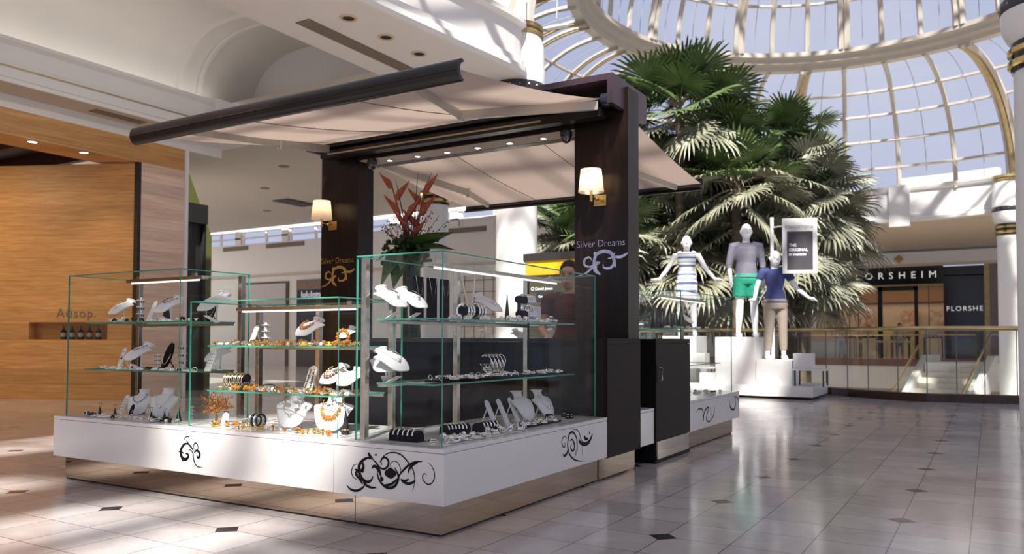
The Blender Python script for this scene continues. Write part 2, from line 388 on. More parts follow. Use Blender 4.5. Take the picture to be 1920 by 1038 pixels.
mb.add([(x, y, 5.3) for x, y in edge]+[(7.9, 5.9, 5.3), (-16, 5.9, 5.3)]+[(7.9, 5.9, 6.9), (-16, 5.9, 6.9)], [tuple(range(ne+2)), (ne, ne+1, ne+3, ne+2)])
struct('ceiling_soffit', mb, PLASTER)
mb = MB(); n = ne
prof = [(0, 5.3), (-.05, 5.3), (-.08, 5.36), (-.08, 5.44), (-.03, 5.47), (-.03, 5.56), (.02, 5.6), (.02, 6.1), (-.07, 6.14), (-.07, 6.22), (.3, 6.22), (.3, 5.32), (.02, 5.32)]
mb.rings([[(x, y+dy, z) for dy, z in prof] for x, y in edge]); struct('wall_fascia', mb, PLASTERW)
# coved ceiling over the left side with arched ribs
cp = [(10.62, 5.3), (10.6, 5.75), (10.42, 6.27), (10.0, 6.64), (9.48, 6.79), (8.6, 6.82), (5.9, 6.82)]
cps = spline(cp, 5)
mb = MB(); mb.rings([[(x, y, z) for y, z in cps] for x in (-16, 8.0)], cap=False, closed=False); struct('ceiling_coved', mb, PLASTER, smooth=True)
for k, xr in enumerate((6.15, .1, -6)):
    mb = MB()
    for o_ in (0, .42):
        mb.rings([[(xr+o_, y, z), (xr+o_, y-.05*0-.001, z-.0), (xr+o_+.03, y-.05, z-.06), (xr+o_+.10, y-.05, z-.06), (xr+o_+.13, y, z)] for y, z in cps], cap=False)
    mb.rings([[(xr+.13, y-.01, z-.02), (xr+.42, y-.01, z-.02)] for y, z in cps], cap=False, closed=False)
    t = struct('trim_%d' % (10+k), mb, PLASTER, smooth=True)
# unseen vault, added: solid and glazed bays set out to place the sun patches
def vz(y): return 6.2+2.1*max(0, 1-((y+1)/5.6)**2)**.5
ys = [4.55, 3.6, 2.6, 1.4, .6, -.2, -.95, -1.15, -1.9, -2.6, -3.8, -5.0, -6.6]
xs = [-16+1.5*i+.6*(0 < i < 16) for i in range(17)]
def solid(i, j):
    x = xs[i]+.75; y = (ys[j]+ys[j+1])/2
    if x > -3.4: return y < -2.0 or j == 6
    if x < -8.5: return i % 2 == 1 or j > 8
    return (i, j) not in SUN_BAYS
SUN_BAYS = {(7, 0), (7, 1), (7, 2), (7, 3), (7, 4), (6, 0), (6, 1), (6, 5), (6, 7), (5, 5), (5, 7), (5, 3), (5, 1)}  # bays glazed so that sun lands on the counter front and left floor
mb = MB(); mg = MB()
for i in range(16):
    for j in range(12):
        q = [(xs[i], ys[j], vz(ys[j])), (xs[i+1], ys[j], vz(ys[j])), (xs[i+1], ys[j+1], vz(ys[j+1])), (xs[i], ys[j+1], vz(ys[j+1]))]
        (mb if solid(i, j) else mg).add(q, [(0, 1, 2, 3)])
mb.add([(7.95, 4.05, 5.3), (7.95, 10.65, 5.3), (7.95, 10.65, 6.86), (7.95, 4.05, 6.86)], [(0, 1, 2, 3)]); struct('sun_mask_vault', mb, PLASTERW); struct('sun_bay_glass', mg, ROOFG)
for i in range(17):
    m_ = MB(); m_.tube([(xs[i], y, vz(y)-.05) for y in [4.6-.4*k for k in range(29)]], .06 if i % 2 else .1, 6); struct('trim_%d' % (20+i), m_, CREAMRIB, smooth=True)
for j in range(13):
    struct('trim_%d' % (40+j), MB().box(-16, ys[j]-.04, vz(ys[j])-.09, 8, ys[j]+.04, vz(ys[j])-.01), CREAMRIB)

# ------------------------------------------------------------------ atrium: entablature, ring, ribs, glass
prof = [(RO, 5.2), (RO-.1, 5.2), (RO-.12, 5.3), (RO-.04, 5.34), (RO-.04, 5.42), (RO+.02, 5.46), (RO+.02, 6.22), (RO-.06, 6.27), (RO-.1, 6.36), (RO-.1, 6.42), (RO+.3, 6.42), (RO+.3, 5.2)]
def P3(r, a, z): return (CX+r*cos(radians(a)), CY+r*sin(radians(a)), z)
mb = MB(); mb.rings([[P3(r, a, z) for r, z in prof] for a in [-160+4*i for i in range(80)]]); struct('wall_entablature', mb, PLASTERW)
mb = MB()
for a in (-62, -2, 38, 78, 98, 138):
    mb.rings([[P3(RO-.16, a-1.9, z), P3(RO-.16, a+1.9, z), P3(RO+.1, a+1.9, z), P3(RO+.1, a-1.9, z)] for z in (5.02, 5.08, 6.46)])
struct('trim_60', mb, PLASTERW)
def skirt(t): return RI+(RO-RI)*cos(t), ZS+(ZR-ZS)*sin(t)
def dome(t): return RI*.955*cos(t), ZR+.5+4.6*sin(t)
mb = MB(); NS = 12
ang = [-165+5*i for i in range(66)]     # -165 .. 160
mb.rings([[P3(*(lambda rz: (rz[0], a, rz[1]))(skirt(pi/2*i/NS))) for i in range(NS+1)] for a in ang], cap=False, closed=False); struct('window_2', mb, ROOFG)
mb = MB(); mb.rings([[P3(dome(pi/2*i/12*.98)[0], a, dome(pi/2*i/12*.98)[1]) for i in range(13)] for a in range(0, 361, 5)], cap=False, closed=False); struct('window_3', mb, ROOFG)
# ring beam with a line of small gold lamps
rp_ = [(RI+.18, ZR-.02), (RI+.22, ZR+.10), (RI+.05, ZR+.14), (RI+.02, ZR+.26), (RI-.08, ZR+.30), (RI-.10, ZR+.46), (RI-.26, ZR+.52), (RI-.36, ZR+.5), (RI-.36, ZR+.36), (RI-.24, ZR+.30), (RI-.22, ZR+.18), (RI-.10, ZR+.12), (RI-.06, ZR)]
mb = MB(); R_ = [[P3(r, a, z) for r, z in rp_] for a in range(0, 360, 4)]; R_.append(R_[0]); mb.rings(R_, cap=False); struct('trim_61', mb, CREAMRIB, smooth=30)
mb = MB()
for k in range(180):
    a = 2*k; mb.ball(P3(RI-.155, a, ZR+.2), .032, 6)
struct('trim_62', mb, GOLDP)
def rib(mb, f, a, r, t0=0, t1=1, n=14, off=0): mb.tube([P3(f(pi/2*(t0+(t1-t0)*i/n))[0]-off, a, f(pi/2*(t0+(t1-t0)*i/n))[1]-off) for i in range(n+1)], r, 6)
main = (-62, -22, 18, 58, 118, 158, -158)
m1 = MB(); m2 = MB(); m3 = MB(); m4 = MB()
for k in range(36):
    a = -162+10*k
    if a > 160: continue
    if any(abs((a-m+180) % 360-180) < 1 for m in main):
        rib(m1, skirt, a-.65, .11, off=.05); rib(m1, skirt, a+.65, .11, off=.05); rib(m2, skirt, a, .07, off=.14)
    elif abs((a+2) % 20) < 1 and a % 3 != 1:
        rib(m1, skirt, a-1.9, .06); rib(m1, skirt, a+1.9, .06); rib(m2, skirt, a-1.9, .035, off=.06); rib(m2, skirt, a+1.9, .035, off=.06)
    else: rib(m3, skirt, a, .075)
    rib(m4, skirt, a+5, .012)
struct('trim_63', m1, CREAMRIB, True); struct('trim_64', m2, GOLDP, True); struct('trim_65', m3, CREAMRIB, True); struct('trim_66', m4, mat('grey_glazing_bead', (.4, .4, .42), .5), True)
mb = MB()
for t in (.16, .33, .5, .68):
    r, z = skirt(pi/2*t); mb.tube([P3(r-.02, a, z) for a in range(-165, 160, 4)], .055, 5)
struct('trim_67', mb, CREAMRIB, True)
# cross bracing of curved ribs in the corner beside the near white column
mb = MB()
for a0, a1 in ((158, 138), (138, 158), (138, 118), (118, 138), (118, 98), (98, 118)):
    mb.tube([P3(skirt(pi/2*t)[0]-.04, a0+(a1-a0)*t, skirt(pi/2*t)[1]-.04) for t in [i/14 for i in range(15)]], .07, 6)
struct('trim_68', mb, CREAMRIB, True)
m1 = MB(); m2 = MB()
for k in range(36):
    a = 10*k-2; big = k % 3 == 1
    if big: rib(m1, dome, a-.8, .10, 0, .96, off=.03); rib(m1, dome, a+.8, .10, 0, .96, off=.03)
    else: rib(m1, dome, a, .08, 0, .96)
    rib(m2, dome, a+5, .01, 0, .96)
struct('trim_69', m1, CREAMRIB, True); struct('trim_70', m2, MATS['grey_glazing_bead'], True)
mb = MB()
for t in (.2, .38, .56, .75):
    r, z = dome(pi/2*t); mb.tube([P3(r, a, z) for a in range(0, 361, 5)], .05, 5)
struct('trim_71', mb, CREAMRIB, True)

# white columns round the atrium
def column(x, y, label, base=-4.5, s=1.0):
    c = thing('column', label, 'column', (x, y, base)); R = .33*s
    MB().lathe([(R, base), (R, 4.45)], (x, y, 0), 28).build('shaft', WHITEP, c, True)
    MB().lathe([(R*1.12, 4.45), (R*1.18, 4.47), (R*1.18, 4.53), (R*1.05, 4.55), (R*1.05, 4.60), (R*1.18, 4.62), (R*1.18, 4.68), (R*1.1, 4.70)], (x, y, 0), 28).build('gold_collar', GOLD, c, True)
    MB().lathe([(R*1.06, 4.40), (R*1.10, 4.45), (R*1.10, 4.72), (R*1.06, 4.76)], (x, y, 0), 28).build('black_collar', BLACKG, c, True)
    MB().lathe([(R*1.0, 4.74), (R*1.18, 4.80), (R*1.34, 4.92), (R*1.38, 5.06), (R*1.38, 5.55), (R*1.33, 5.60), (R*1.33, 5.95), (R*1.25, 6.05), (R*1.2, 6.1)], (x, y, 0), 28).build('drum', WHITEP, c, True)
    MB().lathe([(R*1.385, 5.14), (R*1.41, 5.16), (R*1.41, 5.27), (R*1.385, 5.29)], (x, y, 0), 28).build('studded_band', mat('dark_band', (.03, .03, .04), .3), c, True)
    st = MB()
    for k in range(20): st.ball((x+R*1.42*cos(k*pi/10), y+R*1.42*sin(k*pi/10), 5.215), .018, 6)
    st.build('studs', GOLD, c)
    MB().lathe([(R*1.22, 6.08), (R*1.28, 6.11), (R*1.28, 6.16), (R*1.15, 6.19), (R*1.28, 6.22), (R*1.28, 6.28), (R*1.1, 6.30)], (x, y, 0), 28).build('gold_crown', GOLDP, c, True)
    return c
column(8.08, 4.3, 'thick white column rising behind the kiosk flowers and awning into the roof', 0, 1.05)
column(12.75, 9.4, 'distant white column with gold rings seen behind the red flowers', 0)
column(26.37, -3.05, 'white column at the right edge in front of the shoe shop', -4.5, 1.0)
column(8.35, -3.12, 'near white column whose drum and gold collar hang into the top right corner', 0, 1.05)

# ------------------------------------------------------------------ left side: veneered shop front, cornice
mb = MB().box(-16, 10.2, 4.13, 6.07, 10.5, 4.53); struct('wall_header', mb, AESOPW)
mb = MB().box(5.2, 10.2, 0, 6.07, 10.45, 4.13); struct('wall_pier', mb, AESOPF)
mb = MB().box(5.14, 10.19, 0, 5.2, 10.5, 4.13); struct('trim_2', mb, mat('black_shadow_gap', (.02, .015, .012), .6))
mb = MB().box(6.07, 10.16, 0, 6.14, 10.6, 4.53); struct('trim_3', mb, WHITEP)
mb = MB().box(-16, 10.2, 4.53, 6.9, 10.6, 5.4); struct('wall_left', mb, PLASTER)
prof = [(9.6, 4.74), (9.6, 4.80), (9.64, 4.83), (9.64, 4.96), (9.60, 4.975), (9.60, 5.0), (9.66, 5.02), (9.66, 5.30), (9.56, 5.34), (9.56, 5.39), (10.65, 5.39), (10.65, 4.74)]
mb = MB().prism(prof, 'x', -16, 6.2); struct('trim_4', mb, PLASTERW)
mb = MB().box(-16, 9.598, 4.965, 6.2, 9.61, 4.985); struct('trim_5', mb, GOLDP)
mb = MB().bevbox(6.2, 9.5, 4.70, 6.95, 10.7, 5.42, .02); struct('trim_6', mb, PLASTERW)
mb = MB().box(-16, 9.63, 4.735, 6.2, 10.2, 4.739); struct('trim_7', mb, BEIGE)
oz = thing('wall_ornament', 'small gold diamond ornament on the white cornice block above the awning bar', 'ornament', (6.5, 9.49, 5.04))
for k in range(4):
    a = k*pi/2; m_ = MB(); cxx, czz = 6.5+.075*cos(a), 5.06+.075*sin(a)
    m_.prism([(cxx-.055, czz), (cxx, czz-.055), (cxx+.055, czz), (cxx, czz+.055)], 'y', 9.46, 9.5); m_.build('petal', GOLD, oz)
# angled veneer wall inside the shop front
ax_ = Vector((5.16, 10.25)); bx_ = Vector((3.2, 14.64)); dv = (bx_-ax_).normalized(); nv = Vector((-dv.y, dv.x)) # nv points to the viewer side
if nv.dot(Vector((-3.46, -2.47))-ax_) < 0: nv = -nv
def AW(u, w, z): q = ax_+dv*u+nv*w; return (q.x, q.y, z)
L = 5.4; u0, u1, z0, z1 = .50, 1.98, 1.045, 1.345
def abox(mb, ua, wa, za, ub, wb, zb, mi=None):
    return mb.add([AW(ua, wa, za), AW(ub, wa, za), AW(ub, wb, za), AW(ua, wb, za), AW(ua, wa, zb), AW(ub, wa, zb), AW(ub, wb, zb), AW(ua, wb, zb)], [(3, 2, 1, 0), (4, 5, 6, 7), (0, 1, 5, 4), (1, 2, 6, 5), (2, 3, 7, 6), (3, 0, 4, 7)], mi)
mb = MB(); abox(mb, 0, -.2, 0, L, 0, z0); abox(mb, 0, -.2, z1, L, 0, 4.12); abox(mb, 0, -.2, z0, u0, 0, z1); abox(mb, u1, -.2, z0, L, 0, z1); abox(mb, u0, -.24, z0, u1, -.2, z1)
struct('wall_veneer', mb, AESOPW)
mb = MB().box(-16, 10.5, 4.14, 5.2, 10.95, 4.2); struct('ceiling_entrance', mb, AESOPW)
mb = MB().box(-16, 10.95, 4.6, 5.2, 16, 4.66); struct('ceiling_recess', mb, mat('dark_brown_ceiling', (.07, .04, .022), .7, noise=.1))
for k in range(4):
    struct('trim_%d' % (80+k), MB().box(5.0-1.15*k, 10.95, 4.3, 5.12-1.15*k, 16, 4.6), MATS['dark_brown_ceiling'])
mb = MB().box(-16, 15.6, 0, 5, 15.8, 4.6); struct('wall_shop_back', mb, AESOPW)
T = text('wall_lettering', 'A\u0113sop.', AW(1.46, .004, 1.425), Euler((pi/2, 0, math.atan2(-dv.y, -dv.x))), .235, mat('grey_engraved', (.20, .14, .10), .6), spacing=1.12, sx=1.0)
tag(T, 'thin grey shop name lettering on the honey veneer wall above the bottle niche', 'lettering')
for k in range(5):
    u = 1.39-.165*k; bt = thing('pump_bottle', 'dark pump bottle with a pale label band standing in the veneer wall niche', 'bottle', AW(u, -.1, z0), 'dark bottles in the wall niche')
    c = AW(u, -.1, z0)
    MB().lathe([(.045, 0), (.047, .01), (.047, .13), (.04, .155), (.016, .17), (.016, .19)], c, 14).build('bottle_body', mat('dark_amber_glass', (.012, .007, .005), .12), bt, True)
    MB().lathe([(.0475, .045), (.0475, .115)], c, 14, cap=False).build('paper_label', mat('buff_label', (.30, .25, .2), .6), bt, True)
    MB().tube([(c[0], c[1], c[2]+.19), (c[0], c[1], c[2]+.235), (c[0]-.02, c[1]-.025, c[2]+.235)], .008, 6).build('pump', BLACK, bt)
def downlight(x, y, z, label, group=None, r=.05, power=0, colr=(1, .85, .65), spot=1.2, ez=12, name='downlight'):
    d = thing(name, label, 'light', (x, y, z), group)
    mb = MB(); mb.torus((x, y, z-.002), r*1.15, r*.18, 20, 6); mb.build('bezel', CHROME, d, True)
    MB().lathe([(r, -.004), (r, -.001)], (x, y, z), 20).build('lamp_disc', mat('warm_lamp' if colr[2] < .8 else 'cool_lamp', (1, 1, 1), .5, emit=colr, es=ez), d)
    if power:
        l = bpy.data.lights.new('spot', 'SPOT'); o = bpy.data.objects.new('spot', l); COL.objects.link(o); o.location = (x, y, z-.02); l.energy = power; l.spot_size = spot; l.spot_blend = .6; l.color = colr; l.shadow_soft_size = r
        o.parent = d; o.matrix_parent_inverse = d.matrix_basis.inverted()
    return d
downlight(3.42, 10.34, 4.13, 'left of the two lit downlights under the veneer header', None, .07, 60, (1, .80, .55), 1.7)
downlight(4.25, 10.34, 4.13, 'right of the two lit downlights under the veneer header', None, .07, 60, (1, .80, .55), 1.7)
for k, x in enumerate((-1.5, .2, 1.8, 2.6)):
    l = bpy.data.lights.new('shop_light', 'AREA'); o = bpy.data.objects.new('shop_light', l); COL.objects.link(o); o.location = (x, 12.2, 4.25); l.energy = 38; l.size = .5; l.color = (1, .76, .48)
# soffit downlights and grilles
for k, x in enumerate((4.44, 5.21, 5.97)):
    d = thing('recessed_downlight', 'unlit recessed downlight beside the long grille, %s' % ('nearest the top edge' if k == 0 else 'middle one' if k == 1 else 'last before the awning'), 'light', (x, 4.75, 5.3))
    MB().torus((x, 4.75, 5.297), .10, .02, 24, 6).build('bezel', mat('warm_bezel', (.66, .52, .36), .5), d, True)
    MB().lathe([(.075, -.012), (.075, -.002)], (x, 4.75, 5.3), 20).build('lamp_opening', BLACK, d)
def grille(x0, y0, x1, y1, z, label, n, dx=True):
    g = thing('air_grille', label, 'vent', ((x0+x1)/2, (y0+y1)/2, z))
    MB().box(x0, y0, z-.012, x1, y1, z-.002).build('frame', mat('brown_grille', (.20, .16, .12), .6), g)
    m_ = MB()
    for k in range(n):
        if dx: x = x0+(x1-x0)*(k+.5)/n; m_.box(x-.004, y0+.01, z-.018, x+.004, y1-.01, z-.012)
        else: y = y0+(y1-y0)*(k+.5)/n; m_.box(x0+.01, y-.004, z-.018, x1-.01, y+.004, z-.012)
    m_.build('slats', mat('tan_slat', (.34, .28, .21), .6), g)
grille(4.2, 5.22, 6.55, 5.47, 5.3, 'long brown air grille in the cream soffit left of the recessed downlights', 60)
grille(4.1, 9.78, 5.0, 9.98, 4.735, 'slim brown air grille under the cornice above the veneer pier', 30)
grille(7.9, 10.6, 9.3, 10.85, 5.6, 'brown air grille in the wing ceiling under the left awning arm', 40)
for k, (x, y) in enumerate(((4.6, 7.0), (-1.2, 7.8), (6.9, 5.7))):
    d = thing('sprinkler_head', ['small sprinkler under the coved ceiling near the arch rib', 'small sprinkler on the coved ceiling at the top left', 'small round detector on the soffit near the beam'][k], 'sprinkler', (x, y, 6.82 if k < 2 else 5.3))
    z = 6.82 if k < 2 else 5.3
    MB().lathe([(.03, 0), (.03, -.01), (.01, -.015), (.01, -.05), (.03, -.055)] if k < 2 else [(.11, 0), (.11, -.02), (.08, -.03)], (x, y, z), 14).build('sprinkler_body', mat('dull_red_metal', (.25, .12, .09), .5) if k < 2 else mat('warm_bezel', (.6, .5, .4)), d, True)

# wing behind: far wall with clerestory, shops
mb = MB().box(19.5, 10.55, 0, 19.8, 34, 5.0); struct('wall_far', mb, PLASTERW)
mb = MB().box(19.5, 10.55, 5.52, 19.8, 34, 5.7)
y = 10.6
while y < 34:
    mb.box(19.5, y, 5.0, 19.7, y+.35, 5.55); y += 2.75
y = 11.9
while y < 34:
    mb.box(19.55, y-.05, 5.0, 19.62, y+.05, 5.55); y += 1.375
mb.box(19.5, 10.6, 5.22, 19.6, 34, 5.28)
struct('window_4', mb, WHITEP)
struct('trim_8', MB().box(19.42, 10.6, 3.62, 19.5, 34, 3.70), BEIGE)
for k, (y0, y1) in enumerate(((23.9, 25.4), (20.7, 22.8), (17.2, 19.3), (12.2, 14.1))):
    g = thing('wall_grille', 'dark horizontal grille high on the far wall, %s' % ['furthest left', 'left of the lamp shade', 'behind the left column', 'right behind the thick column'][k], 'vent', (19.5, y0, 4.9))
    MB().box(19.46, y0, 4.76, 19.5, y1, 4.93).build('grille_frame', mat('brown_grille', (.2, .16, .12)), g)
# dark openings of the shops in the far wing
mb = MB().box(19.44, 21.5, 0, 19.5, 24.4, 3.38); sh = thing('shop_front', 'pale shop front with thin brown frame on the far wing wall', 'shop', (19.45, 23, 0)); mb.build('frame', mat('brown_frame', (.10, .07, .05), .4), sh)
MB().box(19.40, 21.6, 0, 19.44, 24.3, 3.30).build('shutter', mat('pale_mauve_panel', (.55, .50, .49), .5), sh)
sh = thing('shop_front', 'black fronted shop with white lettering behind the left kiosk column', 'shop', (19.45, 19.5, 0))
MB().box(19.42, 17.6, 0, 19.49, 21.0, 3.0).build('glazing', BLACKG, sh); MB().box(19.40, 17.6, 3.0, 19.41, 21.0, 3.4).build('timber_band', mat('striped_timber', (.30, .20, .13), .5, noise=.5, nscale=12, stretch=(1, 6, .3)), sh)
text('lettering', 'lululemon', (19.40, 20.75, 2.70), '-x', .36, mat('white_letters', (.8, .8, .82), .5, emit=(.8, .82, .9), es=.5), sh)
# next unit left: green wall, dark glazed front
mb = MB(); mb.add([(6.2, 12.2, 0), (8.3, 12.2, 0), (8.3, 12.2, 3.3), (7.35, 12.2, 5.35), (6.2, 12.2, 5.35)], [(0, 1, 2, 3, 4)]); mb.add([(7.35, 12.2, 5.35), (8.3, 12.2, 3.3), (10.6, 17, 3.3), (9.65, 17, 5.35)], [(0, 1, 2, 3)])
struct('wall_green', mb, mat('olive_green_paint', (.13, .15, .035), .6, noise=.1))
sh = thing('glass_cabinet', 'dark framed glazed shop window beyond the pale veneer pier', 'shop window', (7.4, 11.6, 0))
MB().box(6.75, 11.7, 0, 7.65, 11.9, 3.75).build('lining', mat('dark_interior', (.03, .03, .028), .4), sh)
for x in (6.7, 7.2, 7.62): MB().box(x, 11.6, 0, x+.06, 11.7, 3.8).build('post', BLACK, sh)
MB().box(6.7, 11.55, 3.45, 7.68, 11.75, 3.85).build('head', BLACK, sh)
MB().box(6.76, 11.64, 2.5, 7.62, 11.66, 3.4).build('pane', GLASS, sh)
mb = MB().box(9.3, 15.2, 0, 9.5, 17.5, 3.4); wp = struct('wall_stub', mb, PLASTERW)
# wing light
for x, y in ((12.5, 14), (12.5, 22), (16, 27)):
    l = bpy.data.lights.new('wing_light', 'AREA'); o = bpy.data.objects.new('wing_light', l); COL.objects.link(o); o.location = (x, y, 5.5); l.energy = 120; l.size = 2.0; l.color = (1, .9, .76)
for k, (x, y) in enumerate(((13.4, 16.2), (16.4, 19.4), (11.5, 13.4))):
    d = thing('ceiling_spot', 'small round light fitting in the wing ceiling, %s' % ('middle one of three', 'furthest one', 'nearest one')[k], 'light', (x, y, 5.6)); MB().lathe([(.14, 0), (.14, -.02), (.10, -.03)], (x, y, 5.6), 16).build('fitting', mat('grey_fitting', (.25, .23, .2), .5), d, True)
d = thing('ceiling_vent', 'dark square vent in the wing ceiling above the left wall lamp', 'vent', (15.6, 17.25, 5.6))
MB().box(15.0, 16.9, 5.56, 16.3, 17.6, 5.6).build('vent_frame', mat('dark_vent', (.06, .055, .05), .6), d)
# unseen low wall with side and roof glazing added to let sky light in
struct('wall_right', MB().box(-16, -10.2, 0, 12.5, -10, .9), PLASTER)
struct('added_side_glazing', MB().add([(-16, -10, .9), (12.5, -10, .9), (12.5, -10, 6.2), (-16, -10, 6.2)], [(0, 1, 2, 3)]).add([(-16, -10, 6.2), (8, -10, 6.2), (8, -6.6, 6.25), (-16, -6.6, 6.25)], [(0, 1, 2, 3)]), ROOFG)
for k in range(13): struct('trim_%d' % (110+k), MB().box(-16+2.3*k, -10.1, .9, -15.85+2.3*k, -9.9, 6.2), CREAMRIB)

struct('wall_parapet', (lambda m: (m.rings([[P3(11.3, a, 6.3), P3(11.6, a, 6.3), P3(11.6, a, 6.95), P3(11.3, a, 6.95)] for a in range(-17, 1, 2)]), m)[1])(MB()), PLASTERW)
# added fill strips, unseen on cornice ledge and soffit, that brighten the coved ceiling
COVE = mat('added_cove_fill', (1, 1, 1), .5, emit=(1, .95, .88), es=4)
for k, (x, y, z, rx, en) in enumerate(((-4, 10.25, 5.48, radians(150), 3), (4.3, 10.25, 5.48, radians(150), 5), (-4, 5.75, 5.45, radians(215), 4), (4.3, 5.75, 5.45, radians(215), 8))):
    c = thing('added_cove_fill', 'added linear fill lamp hidden on the %s, %s half' % ('cornice ledge' if k < 2 else 'back of the soffit', 'rear' if k % 2 == 0 else 'front'), 'light', (x, y, z-.05))
    MB().box(x-3.4, y-.03, z-.06, x+3.4, y+.03, z-.02).build('fill_strip', COVE, c)
    l = bpy.data.lights.new('cove_fill_light', 'AREA'); o = bpy.data.objects.new('cove_fill_light', l); COL.objects.link(o); o.location = (x, y, z); l.shape = 'RECTANGLE'; l.size = 6.8; l.size_y = .15; l.energy = en; l.color = (1, .95, .89); o.rotation_euler = (rx, 0, 0)
    o.parent = c; o.matrix_parent_inverse = c.matrix_basis.inverted()

